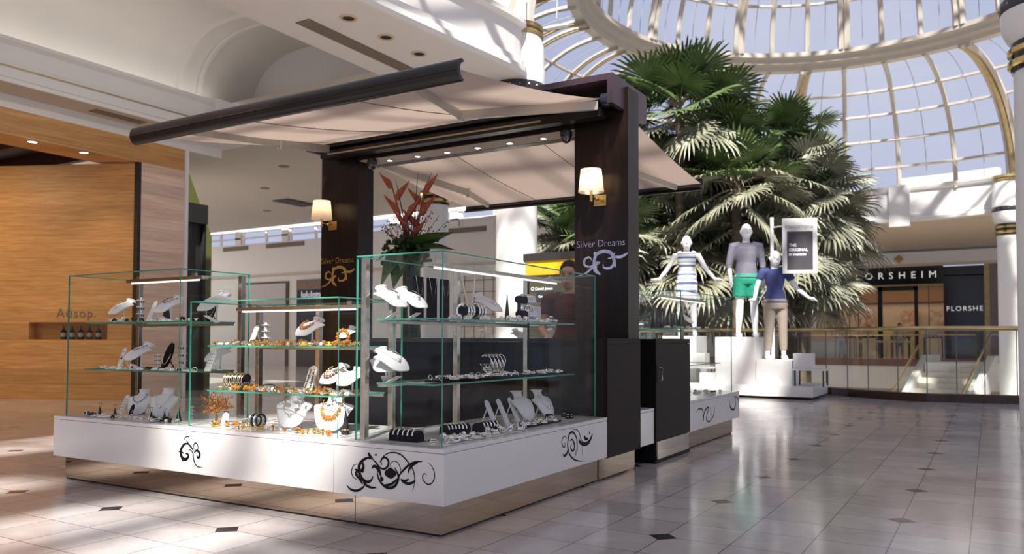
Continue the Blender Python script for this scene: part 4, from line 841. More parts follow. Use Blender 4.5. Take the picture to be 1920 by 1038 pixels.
# ------------------------------------------------------------------ jewellery display props
def bust_proto():
    b = bpy.data.objects.new('necklace_bust', None); COL.objects.link(b)
    prof = [(0, .012), (.05, .042), (.12, .062), (.26, .076), (.45, .090), (.56, .100), (.63, .098), (.70, .066), (.76, .046), (.84, .038), (1, .039)]
    cl = [(-.074, .012), (-.062, .055), (-.040, .100), (-.008, .138), (.006, .152), (.012, .182)]
    cls = spline(cl, 6); n = len(cls); rows = []
    def wid(t):
        for (a, wa), (c, wc) in zip(prof, prof[1:]):
            if t <= c: return wa+(wc-wa)*(t-a)/(c-a)
        return prof[-1][1]
    for i, (x, z) in enumerate(cls):
        t = i/(n-1); a = cls[max(0, i-1)]; c = cls[min(n-1, i+1)]; dx, dz = c[0]-a[0], c[1]-a[1]; l = math.hypot(dx, dz); nx, nz = dz/l, -dx/l  # back side normal
        w_ = wid(t); row = []
        for k in range(13):
            u = -1+k/6; cur = (.22*w_*u*u if t < .62 else (.22+(t-.62)*1.9)*w_*u*u); row.append((x+nx*cur, u*w_, z+nz*cur))
        rows.append(row)
    m_ = MB().rings(rows, cap=False, closed=False); o = m_.build('chest_form', LEATHER, b, True)
    s = o.modifiers.new('s', 'SOLIDIFY'); s.thickness = .006; s.offset = 0
    MB().lathe([(.036, .176), (.038, .181), (.035, .184)], (.040, 0, 0), 20).build('neck_cap', LEATHER, b, True)
    MB().tube([(.000, .0, .130), (.050, 0, .004)], .006, 6).box(-.03, -.02, 0, .06, .02, .004).build('easel_leg', mat('white_easel', (.75, .75, .75), .4), b)
    return b
def necklace_pts(fr=.62, drop=.30):
    # follow the chest surface of the bust
    cls = spline([(-.074, .012), (-.062, .055), (-.040, .100), (-.008, .138), (.006, .152), (.012, .182)], 12); n = len(cls); P = []
    for k in range(15):
        a = pi*k/14; t = drop+(.80-drop)*(1-sin(a)); u = -cos(a)*(.045+.018*sin(a))
        x, z = cls[min(n-1, int(t*(n-1)))]; P.append((x-.007, u, z+.004))
    return P
def strand(name, m, r, beads=True, pend=None, pm=None, drop=.30):
    b = bpy.data.objects.new(name, None); COL.objects.link(b); P = necklace_pts(drop=drop); mb = MB()
    if beads:
        for p in P[1:-1]: mb.ball(p, r, 7)
        for p, q in zip(P, P[1:]): mb.ball(tuple((a+c)/2 for a, c in zip(p, q)), r*.8, 6)
    else: mb.tube(P, r, 5)
    mb.build('strand', m, b, True)
    if pend:
        pb = MB()
        if pend == 'drops':
            for p in P[3:12]: pb.ball((p[0]-.006, p[1], p[2]-.012), .0085, 7, (.6, .9, 1.7))
        else: pb.ball((P[7][0]-.004, 0, P[7][2]-.008), .010, 8, (.5, 1, 1.2))
        pb.build('pendant', pm or m, b, True)
    return b
def card_proto(name, m, dots, dm, w_=.026, h=.15, lean=.07):
    b = bpy.data.objects.new(name, None); COL.objects.link(b)
    out = [(-w_, 0), (w_, 0), (w_, h-.02), (w_*.6, h-.006), (0, h), (-w_*.6, h-.006), (-w_, h-.02)]
    M_ = Matrix.Rotation(math.atan2(lean, h), 4, 'Y')
    mb = MB().prism(out, 'x', -.004, .004); mb.xf(M_); mb.build('card_board', m, b)
    e = MB().tube([(lean*.7, 0, h*.7), (lean+.02, 0, .003)], .004, 5); e.build('card_leg', m, b)
    d = MB()
    for y, z, r in dots: d.ball((-.006, y, z), r, 6)
    d.xf(M_); d.build('earring_studs', dm, b, True)
    return b
def cone_proto(name, m, r=.022, h=.10, ring=None):
    b = bpy.data.objects.new(name, None); COL.objects.link(b)
    MB().lathe([(r, 0), (r*1.0, .006), (r*.12, h), (.001, h+.002)], (0, 0, 0), 18).build('cone_form', m, b, True)
    if ring: MB().torus((0, 0, .035), r*.80, .0035, 18, 6).build('cone_ring', ring, b, True)
    return b
def roll_proto(name, n, m, lo=.16, z=.07):
    b = bpy.data.objects.new(name, None); COL.objects.link(b)
    MB().tube([(0, -lo/2, z), (0, lo/2, z)], .024, 18).build('velvet_roll', VELVET, b, True)
    MB().tube([(0, 0, z), (0, 0, .006)], .006, 6).box(-.03, -.04, 0, .03, .04, .008).build('roll_stand', VELVET, b)
    return b
def xstand_proto():
    b = bpy.data.objects.new('earring_fork', None); COL.objects.link(b)
    MB().tube([(0, 0, .03), (0, -.018, .085)], .0015, 4).tube([(0, 0, .03), (0, .018, .085)], .0015, 4).tube([(0, -.022, .085), (0, .022, .085)], .0015, 4).build('fork_wire', BLACKG, b)
    MB().lathe([(.016, 0), (.015, .003), (.003, .055)], (0, 0, 0), 12).build('fork_base', BLACKG, b, True)
    return b
def tier_proto():
    b = bpy.data.objects.new('tiered_stand', None); COL.objects.link(b)
    mb = MB().box(-.004, -.008, 0, .004, .008, .165).box(-.02, -.025, 0, .02, .025, .005)
    for z in (.055, .10, .145): mb.box(-.012, -.032, z, .012, .032, z+.004)
    mb.build('acrylic_tiers', ACRYL, b); d = MB()
    for z in (.05, .095, .14):
        for y in (-.028, -.01, .012, .028): d.ball((-.012, y, z-.006), .0055, 6, (.6, 1, 1.5))
    d.build('hanging_earrings', mat('dark_drops', (.08, .05, .05), .25), b, True); return b
def oval_proto():
    b = bpy.data.objects.new('oval_necklace_board', None); COL.objects.link(b); M_ = Matrix.Rotation(.38, 4, 'Y')
    pts = [(.038*sin(a), .095-.090*cos(a) if cos(a) < 0 else .095-.095*cos(a)) for a in [2*pi*k/24 for k in range(24)]]
    MB().prism(pts, 'x', -.005, .005).xf(M_).build('board', VELVET, b)
    P = [(-.009, .033*cos(a), .105-.072*sin(a)) for a in [pi*k/14 for k in range(15)]]
    MB().tube(P, .0022, 5).xf(M_).build('chain', SILVER, b, True)
    MB().tube([(.03, 0, .09), (.085, 0, .0)], .004, 5).build('easel_leg', VELVET, b); return b
def bar_proto():
    b = bpy.data.objects.new('ring_cushion', None); COL.objects.link(b)
    pr = [(-.035, 0), (.035, 0), (.035, .03), (.028, .050), (.012, .060), (-.012, .060), (-.028, .050), (-.035, .03)]
    MB().prism(pr, 'y', -.10, .10).build('velvet_cushion', VELVET, b, 30)
    MB().box(-.045, -.11, 0, .045, .11, .003).build('cushion_base', mat('blue_black_tray', (.01, .014, .03), .5), b); return b
def cuff_proto():
    b = bpy.data.objects.new('silver_cuff', None); COL.objects.link(b)
    R = [[(q*cos(a), y, q*sin(a)*.88+.018) for q, y in ((.039, -.005), (.0415, -.003), (.0415, .003), (.039, .005))] for a in [pi*k/14*1.0 for k in range(15)]]
    MB().rings(R).build('cuff_band', SILVER, b, True); return b
def single(name, mb, m, sm=True): return mb.build(name, m, None, sm)
ringp = single('silver_ring', MB().torus((0, 0, .010), .0095, .0022, 14, 5, 'x'), SILVER)
goldring = single('gold_ring', MB().torus((0, 0, .010), .0095, .0026, 14, 5, 'x').ball((0, 0, .021), .006, 6), GOLDJ)
def cluster(r, n, s, seed):
    m_ = MB(); rr = random.Random(seed)
    for k in range(n):
        a = rr.uniform(0, 6.28); q = rr.uniform(0, r); m_.ball((q*cos(a), q*sin(a), s+rr.uniform(0, s*1.6)), s*rr.uniform(.7, 1.1), 6)
    return m_
brooch = single('silver_bead_cluster', cluster(.016, 9, .0055, 1), SILVER, False); gbrooch = single('gold_bead_cluster', cluster(.016, 9, .0055, 2), GOLDJ, False)
ambp = single('amber_pebbles', cluster(.014, 6, .007, 3), AMBER, False); yelp = single('yellow_brooch', MB().ball((0, 0, .010), .014, 9, (1, 1, .7)).torus((0, 0, .005), .015, .003, 14, 5), YELLOWG)
pearlp = single('pearl_earring', MB().ball((0, 0, .008), .008, 8), PEARL); blackp = single('black_bead_cluster', cluster(.014, 6, .006, 5), BLACKG)
coil = single('coiled_chain', MB().torus((0, 0, .003), .020, .003, 18, 5).torus((.004, .002, .007), .016, .003, 16, 5).torus((-.003, 0, .010), .012, .003, 14, 5), SILVER)
chunky = single('domed_silver_ring', MB().ball((0, 0, .018), .012, 10, (1, 1, .85)).torus((0, 0, .010), .010, .003, 12, 5, 'x'), SILVER, False)
bangle = single('silver_bangle', MB().torus((0, 0, 0), .032, .0022, 26, 5, 'y'), SILVER); gbangle = single('gold_bangle', MB().torus((0, 0, 0), .033, .003, 26, 5, 'y'), GOLDJ)
cuffb = single('dark_leather_bracelet', MB().torus((0, 0, .020), .040, .006, 22, 6, 'y', sq=(1.3, .6)), mat('dark_leather', (.03, .018, .012), .5))
bust = bust_proto(); nk_silver = strand('fine_silver_necklace', SILVER, .0013, False, 'p'); nk_dark = strand('dark_bead_necklace', mat('dark_beads', (.05, .05, .06), .2), .0036, True, None, None, .38); nk_amber = strand('amber_drop_necklace', AMBER, .004, True, 'drops', AMBER); nk_gold = strand('gold_and_brown_bead_necklace', GOLDJ, .0055, True, 'drops', mat('brown_beads', (.15, .06, .03), .2), .25)
dr_ = random.Random(5)
dots = [((j-1)*.015, .03+.022*i, .0028) for i in range(5) for j in range(3)]
cardw = card_proto('earring_card', LEATHER, dots, mat('tiny_dark_studs', (.05, .04, .05), .2)); cardp = card_proto('pendant_card', LEATHER, [(0, .075, .009), (0, .09, .004), (-.006, .128, .003), (.006, .128, .003)], mat('dark_red_stone', (.10, .02, .02), .15), .022, .16, .06)
cards = card_proto('slim_white_card', LEATHER, [(0, .05, .0035), (0, .10, .0025)], SILVER, .018, .15, .075)
bead_card = card_proto('bead_necklace_card', LEATHER, [(s_*(.010+.008*(i/9)), .135-.012*i, .0062) for i in range(10) for s_ in (-1, 1)], mat('gold_brown_beads', (.40, .26, .08), .2, .6, noise=.6, nscale=200), .030, .16, .07)
perf = card_proto('small_stud_card', LEATHER, [((j-1.5)*.011, .015+.0115*i, .0026) for i in range(5) for j in range(4)], mat('grey_studs', (.18, .16, .15), .3, .6), .024, .088, .03)
cone = cone_proto('ring_cone', mat('black_cone_leather', (.015, .013, .014), .45)); conet = cone_proto('tall_ring_cone', MATS['black_cone_leather'], .030, .17, GOLDJ); conec = cone_proto('slender_black_cone', MATS['black_cone_leather'], .024, .24)
roll = roll_proto('bracelet_roll', 0, None); fork = xstand_proto(); tier = tier_proto(); oval = oval_proto(); bar = bar_proto(); cuff = cuff_proto()
index_children()
R90 = pi/2
CN = {'L': 'tall left case', 'M': 'low middle case', 'N': 'long corner case', 'F': 'far right case', 'B': 'far side case'}
def dress(bx_, by_, bz, rz, necklace, nlabel, group=None):
    if necklace is not None: put(necklace, (bx_, by_, bz), rz, nlabel, group)
def B(x, y, z, rz, label, sc=1.0, nk=None, nl=None, cat='bust'):
    low = z < .6; tl = .0 if low else .42; tilt = (0, tl)
    rz = rz+.38*(low) if rz == 0 else rz-.1
    z = z+(0 if low else .021)
    sc *= 1.16 if low else 1.10; o = put(bust, (x, y, z), rz, label, None, sc, tilt); o['category'] = cat
    if nk is not None: p = put(nk, (x, y, z), rz, nl, None, sc, tilt); p['category'] = 'necklace'
def P(proto, x, y, z, rz, label, cat, sc=1.0, group=None):
    o = put(proto, (x, y, z), rz, label, group, sc); o['category'] = cat; return o
S1, S2, M1, M2, BZ = 1.1805, .8255, 1.0105, .7105, .4755; N1, N2 = 1.1755, .8005
# left case, top shelf
B(.36, 3.38, S1, 0, 'white bust leaning left at the outer end of the top shelf in the left case', .95, nk_silver, 'fine silver chain on the outermost top shelf bust of the left case')
P(tier, .38, 3.12, S1, .3, 'frosted tiered earring stand on the top shelf of the left case', 'jewellery stand', 1.15)
P(cards, .34, 2.98, S1, .1, 'slanted white card between the tiered stand and the dotted bust, top shelf, left case', 'display card', 1.2)
P(cone, .44, 2.90, S1, 0, 'black cone peeking out behind the slanted card, top shelf, left case', 'ring cone', 1.6)
B(.34, 2.78, S1, 0, 'white bust with dark beads in the middle of the top shelf, left case', 1.0, nk_dark, 'dark bead necklace on the middle bust of the left case top shelf')
P(oval, .42, 2.40, S1, .2, 'black oval board standing near the inner end of the top shelf, left case', 'necklace board', 1.0)
B(.36, 2.27+.04, S1, 0, 'large plain white bust at the inner end of the top shelf, left case', 1.12)
# left case, lower shelf
P(cardp, .34, 3.33, S2, 0, 'tall white card with a dark red pendant on the lower shelf, left case', 'display card', 1.05)
B(.34, 3.13, S2, 0, 'white bust with scattered dark beads on the lower shelf, left case', 1.02, nk_dark, 'dark bead necklace on the lower shelf bust of the left case')
P(tier, .46, 3.02, S2, .5, 'small tiered stand behind the lower shelf bust, left case', 'jewellery stand', .7)
P(oval, .34, 2.79, S2, 0, 'black oval board with a silver chain on the lower shelf, left case', 'necklace board', 1.15)
P(tier, .38, 2.62, S2, -.2, 'tiered earring stand right of the black oval board, left case', 'jewellery stand', 1.2)
P(cardw, .34, 2.30, S2, .1, 'slanted white card of dark studs at the inner end of the lower shelf, left case', 'display card', 1.1)
B(.50, 2.42, S2, 0, 'white bust standing at the back near the inner end of the lower shelf, left case', .95)
# left case, floor
P(fork, .24, 3.40, BZ, 0, 'black fork earring stand at the outer end of the counter top in the left case', 'earring stand')
P(cardw, .32, 3.27, BZ, 0, 'slanted white card of dark studs on the counter top, left case', 'display card', 1.05)
P(fork, .22, 3.18, BZ, 0, 'black fork earring stand just right of the low studded card, left case', 'earring stand')
P(cone, .40, 3.12, BZ, 0, 'black cone between low card and low bust, left case', 'ring cone', 1.2)
B(.34, 3.04, BZ, 0, 'white bust with dark beads low in the left case on the counter top', .92, nk_dark, 'dark bead necklace on the low bust of the left case')
P(oval, .20, 2.98, BZ, 0, 'small black oval board in front of the low bust, left case', 'necklace board', .55)
B(.34, 2.76, BZ, 0, 'white bust with a fine chain low at the inner half of the left case', 1.0, nk_silver, 'fine silver chain on the low inner bust of the left case')
P(fork, .20, 2.72, BZ, 0, 'black fork earring stand in front of the low inner bust, left case', 'earring stand')
P(fork, .22, 2.60, BZ, 0, 'black fork earring stand right of the low inner bust, left case', 'earring stand')
P(cone, .24, 2.47, BZ, 0, 'black cone at the inner front corner of the left case counter top', 'ring cone', .9)
P(tier, .36, 2.48, BZ, .2, 'low tiered stand at the inner end of the left case counter top', 'jewellery stand', .6)
# middle case
P(cards, .40, 1.93, M1, .1, 'white card with green edged clips at the left of the top shelf, middle case', 'display card', 1.05)
P(tier, .40, 1.78, M1, 0, 'tiered gold earring stand on the top shelf, middle case', 'jewellery stand', .95)
B(.36, 1.36, M1, 0, 'white bust with an amber necklace on the top shelf, middle case', .95, nk_amber, 'amber necklace on the top shelf bust of the middle case')
B(.46, 1.12, M1, 0, 'smaller white bust at the back right of the top shelf, middle case', .62)
w_ = MB()
for k in range(12): w_.ball((0, .045*cos(k*pi/6), .055+.045*sin(k*pi/6)), .013, 7)
wr = single('amber_bead_wreath', w_, AMBER); wr.location = (.30, .99, M1); tag(wr, 'upright wreath of amber beads at the right end of the top shelf, middle case', 'bead wreath')
P(roll, .30, 1.93, M2, 0, 'black velvet roll loaded with gold and silver bangles on the lower shelf, middle case', 'bracelet roll', 1.15)
for k in range(10): P(gbangle if k % 2 else bangle, .30, 1.85+.019*k, M2+.062, 0, '%s bangle hanging on the velvet roll in the middle case' % ('gold' if k % 2 else 'silver'), 'bangle', 1.45, '%s bangles on the middle case roll' % ('gold' if k % 2 else 'silver'))
P(cuffb, .24, 1.80, M2, .5, 'dark leather bracelet lying right of the bangle roll, middle case', 'bracelet', 1.0)
P(cuffb, .30, 1.64, M2, -.4, 'dark leather bracelet left of the beaded card, middle case', 'bracelet', 1.0)
P(cards, .44, 1.44, M2, .1, 'plain slim white card behind the beaded card, middle case', 'display card', 1.1)
P(bead_card, .34, 1.33, M2, .1, 'white card with two rows of gold and brown beads, middle case', 'display card', 1.15)
B(.32, 1.10, M2, 0, 'white bust wearing gold and brown beads on the lower shelf, middle case', .95, nk_gold, 'gold and brown bead necklace on the lower shelf bust, middle case')
B(.28, .93, M2, 0, 'plain white bust at the right edge of the lower shelf, middle case', .85)
P(perf, .20, 1.95, BZ, .2, 'small white card with a grid of studs on the counter top, middle case', 'display card', 1.0)
cf = thing('cuff_stack', 'dark and silver chain cuffs stacked upright on the counter top, middle case', 'bracelets', (.24, 1.66, BZ))
for k in range(4): MB().torus((.24, 1.64+.022*k, BZ+.045), .040, .007, 22, 6, 'y').build('chain_cuff', SILVER if k % 2 else BLACKG, cf, True)
B(.46, 1.56, BZ, 0, 'white bust at the back on the counter top, middle case', 1.0, nk_gold, 'gold bead necklace on the rear low bust, middle case')
B(.32, 1.42, BZ, 0, 'white bust with a small gold pendant on the counter top, middle case', 1.05, nk_silver, 'fine chain with small pendant on the low middle case bust')
B(.30, 1.06, BZ, 0, 'white bust with large amber drops on the counter top, middle case', 1.12, nk_amber, 'necklace of large amber drops low in the middle case')
P(conet, .24, .905, BZ, 0, 'tall black cone with a gold ring at the right end of the middle case', 'ring cone', .85)
at = thing('amber_tree', 'small tree of twisted wire and amber leaves on the counter top, middle case', 'ornament', (.26, 2.17-.05, BZ)); ax0, ay0 = .26, 2.10
am = MB(); tr_ = MB(); ra = random.Random(4)
tr_.tube([(ax0, ay0, BZ), (ax0+.004, ay0, BZ+.05), (ax0, ay0+.006, BZ+.10)], [.012, .007, .004], 6)
for k in range(38):
    a = ra.uniform(0, 6.28); e = ra.uniform(-.2, 1.3); L_ = ra.uniform(.06, .145); p = Vector((ax0, ay0, BZ+.08)); q = p+Vector((cos(a)*cos(e), sin(a)*cos(e), sin(e)))*L_; tr_.tube([p, p.lerp(q, .6)+Vector((0, 0, .006)), q], .0016, 4)
    for j in range(7): c_ = p.lerp(q, ra.uniform(.45, 1.05)); am.ball((c_.x+ra.uniform(-.008, .008), c_.y+ra.uniform(-.008, .008), c_.z+ra.uniform(-.008, .008)), ra.uniform(.004, .0075), 5, (1, .6, 1.3))
tr_.build('wire_trunk', mat('copper_wire', (.50, .22, .08), .3, .9), at, True); am.build('amber_leaves', mat('copper_amber_leaves', (.50, .20, .05), .25, .3, noise=.6, nscale=60), at, True)
MB().lathe([(.036, 0), (.032, .012), (.02, .018)], (ax0, ay0, BZ), 14).build('tree_base', mat('tan_stone', (.55, .34, .18), .4), at, True)
# long corner case, top shelf (busts face the right side)
B(.18+.06, .535, N1, R90, 'white bust with a silver pendant, leftmost on the top shelf of the corner case', 1.0, nk_silver, 'silver pendant chain on the leftmost top shelf bust, corner case')
B(.42, .52, N1, R90, 'white bust with a grey cord, second on the top shelf of the corner case', 1.0, nk_silver, 'grey cord on the second top shelf bust, corner case')
hg = thing('hanging_chains', 'thin silver chains hanging over black velvet boards in the corner case', 'necklaces', (.62, .60, N1))
for k, y in enumerate((.52, .60, .68)):
    MB().box(.50+.14*k, .59, N1, .60+.14*k, .60, N1+.27).build('velvet_board', VELVET, hg)
    MB().tube([(.51+.14*k, .585, N1+.27), (.55+.14*k, .58, N1+.09), (.59+.14*k, .585, N1+.27)], .0013, 4).build('fine_chain', SILVER, hg)
pl = MB().tube(spline3([(.63, .33, TOP-.06), (.655, .33, TOP-.14), (.70, .33, TOP-.245), (.735, .33, TOP-.262), (.765, .33, TOP-.23), (.78, .33, TOP-.13), (.785, .33, TOP-.055)], 6), .0055, 8)
o = pl.build('rope_necklace', mat('white_rope_silver', (.85, .80, .72), .3, .3, noise=.3, nscale=150), None, True); tag(o, 'thick pale rope necklace hanging from the lamp rail in the corner case', 'necklace')
for k, x in enumerate((.82, .95)):
    t = thing('watch_roll', 'black roll of silver watches on the top shelf, %s, corner case' % ('left one' if k == 0 else 'right one beside the bust'), 'watch display', (x, .42, N1))
    MB().tube([(x-.05, .42, N1+.062), (x+.05, .42, N1+.062)], .026, 16).box(x-.04, .40, N1, x+.04, .44, N1+.04).build('roll_form', VELVET, t, True)
    for j in range(3): MB().torus((x-.032+.032*j, .42, N1+.062), .044, .010, 22, 5, 'x').build('watch_band', SILVER, t, True)
B(1.16, .44, N1, R90, 'white bust between the watch rolls and the black cone, top shelf, corner case', 1.0, nk_silver, 'fine chain on the top shelf bust right of the watch rolls')
P(conec, 1.40, .46, N1, 0, 'slender black cone right of the last top shelf bust, corner case', 'ring cone', .82)
for k, (y, z) in enumerate(((1.62, .062), (1.64, .165))):
    t = thing('bangle_roll', '%s velvet roll crowded with silver bangles at the right of the top shelf, corner case' % ('lower' if k == 0 else 'upper'), 'bracelet roll', (y, .42, N1)); x0 = y-.13 if k == 0 else y-.16
    MB().tube([(x0, .42, N1+z), (x0+.20, .42, N1+z)], .026, 16).build('roll_form', VELVET, t, True)
    MB().box(x0+.01, .41, N1, x0+.03, .43, N1+z).build('roll_post', BLACKG, t)
    for j in range(9): MB().torus((x0+.07+.014*j, .42, N1+z-.006), .046, .0042, 20, 5, 'x').build('bangle', SILVER, t, True)
for k in range(2):
    P(ringp, 1.42+.035*k, .30, N1+.075, 0, 'large round silver hoop shown in front of the black cone, corner case', 'hoop', 2.2, 'pair of silver hoops in the corner case')
t = thing('phone_stand', 'pale rectangular stand behind the bangle rolls in the corner case', 'stand', (1.86, .5, N1)); MB().bevbox(1.83, .47, N1, 1.92, .49, N1+.13, .004).build('stand_plate', ACRYL, t); MB().box(1.83, .45, N1, 1.92, .52, N1+.006).build('stand_foot', ACRYL, t)
# corner case, lower shelf
B(.20+.05, .53, N2, R90, 'white bust with a dark cord and oval pendant on the lower shelf, corner case', 1.05, nk_silver, 'dark cord with oval pendant on the lower shelf bust, corner case')
B(.24, .60, N2, R90-.9, 'white bust turned away at the left end of the lower shelf, corner case', .9)
tr = thing('ring_tray', 'long black tray of silver pieces along the lower shelf of the corner case', 'tray', (1.2, .3, N2)); MB().bevbox(.36, .24, N2, 1.9, .40, N2+.012, .003).build('velvet_tray', VELVET, tr)
t = thing('bangle_roll', 'velvet roll crowded with silver bangles above the long tray, lower shelf, corner case', 'bracelet roll', (1.2, .46, N2))
MB().tube([(1.05, .46, N2+.115), (1.32, .46, N2+.115)], .024, 16).build('roll_form', VELVET, t, True); MB().tube([(1.08, .46, N2+.11), (1.08, .46, N2)], .007, 6).build('roll_post', BLACKG, t)
for j in range(13): MB().torus((1.12+.0155*j, .46, N2+.105-.014*(j % 3)), .044, .0042, 20, 5, 'x').build('bangle', SILVER, t, True)
# corner case, counter top
P(bar, .17+.02, .40, BZ, R90*.0, 'black velvet cushion with five silver cuffs at the left of the counter top, corner case', 'cushion', 1.0)
for k in range(5): P(cuff, .19, .33+.034*k, BZ+.018, 0, 'silver cuff standing on the left velvet cushion, corner case', 'cuff', 1.0, 'silver cuffs on the left velvet cushion')
P(bar, .62, .36, BZ, R90-.35, 'black velvet cushion with silver cuffs, left one of the close pair on the counter top', 'cushion', .95)
for k in range(6):
    a = R90-.35; q = -.06+.026*k; P(cuff, .62-sin(a)*q, .36+cos(a)*q, BZ+.016, a, 'silver cuff standing on the left cushion of the close pair', 'cuff', .95, 'silver cuffs on the left cushion of the close pair')
P(bar, .82, .26, BZ, R90-.1, 'black velvet cushion with silver cuffs, right one of the close pair on the counter top', 'cushion', 1.0)
for k in range(5):
    a = R90-.1; q = -.07+.034*k; P(cuff, .82-sin(a)*q, .26+cos(a)*q, BZ+.018, a, 'silver cuff standing on the right cushion of the close pair', 'cuff', 1.0, 'silver cuffs on the right cushion of the close pair')
for k, x in enumerate((1.10, 1.25, 1.40)): P(cards, x, .36, BZ, R90, 'slim white leaning card on the counter top, %s of three in the corner case' % ('leftmost', 'middle one', 'rightmost')[k], 'display card', 1.28)
B(1.50, .40, BZ, R90, 'white bust right behind the three slim leaning cards, corner case', 1.0)
B(1.76, .38, BZ, R90, 'white bust with an oval pendant at the right of the counter top, corner case', .98, nk_silver, 'chain with oval pendant on the rightmost low bust, corner case')
for k, (x, y) in enumerate(((1.62, .24), (1.86, .20), (1.95, .28))):
    t = thing('velvet_block', 'small black block with bracelets on the corner case counter top, %s' % ('left of the last bust', 'right of the last bust', 'rightmost')[k], 'jewellery block', (x, y, BZ))
    MB().prism([(x-.03, BZ), (x+.03, BZ), (x+.02, BZ+.05), (x-.02, BZ+.05)], 'y', y-.02, y+.02).build('block', VELVET, t)
    for j in range(2): MB().torus((x, y, BZ+.015+.016*j), .028, .002, 18, 5, sq=(1, .8)).build('bracelet', SILVER, t, True)
t = thing('ring_tray', 'flat black tray of rings on the counter top beneath the leaning cards', 'tray', (1.4, .2, BZ)); MB().bevbox(1.14, .14, BZ, 1.62, .24, BZ+.012, .003).build('velvet_tray', VELVET, t)
# far right case
for k, x in enumerate((4.02, 4.22, 4.44, 4.62, 4.80)):
    P(conec, x+.04, .36, N1, 0, 'tall black cone on the shelf of the far right case, %s from the left' % ('first', 'second', 'third', 'fourth', 'fifth')[k], 'ring cone', (2.1, 2.1, 1.0) if k % 2 == 0 else (1.7, 1.7, .85))
B(5.15, .40, N1, R90, 'white bust on the top shelf of the far right case', 1.0); B(4.15, .42, N2, R90, 'white bust on the lower shelf of the far right case', 1.0); P(conec, 4.98, .40, N2, 0, 'black cone on the lower shelf of the far right case', 'ring cone', .6)
B(4.95, .40, BZ, R90-.3, 'white bust with a curled necklace on the counter top, far right case', 1.0, nk_silver, 'silver chain on the low bust of the far right case')
# far side case
for k, y in enumerate((1.2, 1.7, 2.2, 2.7, 3.2)):
    for j, z in enumerate((1.0005, .7205, BZ)): B(5.45, y+.1*j, z, pi, 'white bust in the far side case, %s row, number %s from the column side' % (('top', 'middle', 'bottom')[j], ('one', 'two', 'three', 'four', 'five')[k]), 1.0)
# loose pieces in rows
def row(protos, n, x0, x1, y0, y1, z, where, seed):
    rr = random.Random(seed)
    for k in range(n):
        p, nm, cat = protos[rr.randrange(len(protos))]; t = (k+rr.uniform(.1, .9))/n
        if abs(x1-x0) > abs(y1-y0): x, y = x0+(x1-x0)*t, rr.uniform(y0, y1)
        else: x, y = rr.uniform(x0, x1), y0+(y1-y0)*t
        P(p, x, y, z, rr.uniform(0, 6.28), '%s lying %s' % (nm, where), cat, rr.uniform(1.05, 1.7), '%s %s' % (nm, where))
SL = [(ringp, 'small silver ring', 'ring'), (brooch, 'small silver bead cluster', 'jewellery'), (coil, 'coiled silver chain', 'chain'), (pearlp, 'white pearl earring', 'earring'), (blackp, 'small black bead cluster', 'jewellery')]
GL = [(goldring, 'small gold ring', 'ring'), (gbrooch, 'small gold bead cluster', 'jewellery'), (ambp, 'small heap of amber pebbles', 'jewellery'), (brooch, 'small silver bead cluster', 'jewellery'), (pearlp, 'white pearl earring', 'earring')]
NL = [(chunky, 'domed silver ring', 'ring'), (brooch, 'small silver bead cluster', 'jewellery'), (coil, 'coiled silver chain', 'chain'), (ringp, 'small silver ring', 'ring')]
row(SL, 24, .20, .28, 2.30, 3.30, S1, 'on the top shelf of the left case', 1)
row(SL, 34, .20, .27, 2.28, 3.38, S2, 'on the lower shelf of the left case', 2)
row(SL, 40, .10, .20, 2.34, 3.42, BZ, 'on the counter top in the left case', 3)
row(GL, 40, .30, .42, .86, 2.06, M1, 'on the top shelf of the middle case', 14)
row(GL, 40, .29, .42, .86, 2.06, M2, 'on the lower shelf of the middle case', 15)
row(GL, 46, .19, .27, .86, 2.08, M1, 'on the top shelf of the middle case', 4)
row(GL, 46, .19, .26, .86, 2.06, M2, 'on the lower shelf of the middle case', 5)
row(GL, 46, .10, .20, .86, 2.02, BZ, 'on the counter top in the middle case', 6)
for k, (y, x) in enumerate(((1.22, .20), (1.03, .22))): P(yelp, x, y, M1, 0, 'round yellow stone brooch on the top shelf, %s, middle case' % ('left of the two' if k == 0 else 'right of the two'), 'brooch', 1.5)
row(NL, 44, .45, 1.85, .24, .34, N1, 'on the top shelf of the corner case', 7)
row(SL[:3], 84, .38, 1.88, .25, .39, N2+.012, 'in the long black tray of the corner case', 8)
row(NL, 40, .22, .60, .10, .26, BZ, 'on the counter top at the near corner', 9)
row(NL, 30, .72, 1.12, .12, .24, BZ, 'on the counter top between the cushions and the flat tray', 10)
row(SL[:3], 26, 1.16, 1.60, .15, .23, BZ+.012, 'in the flat black tray of the corner case', 11)
row(SL, 20, 4.1, 5.3, .22, .32, N1, 'on the top shelf of the far right case', 12)
row(SL, 16, 4.9, 5.6, .12, .35, BZ, 'on the counter top in the far right case', 13)
for o in list(bpy.data.objects):
    if '_used' in o.keys(): del o['_used']
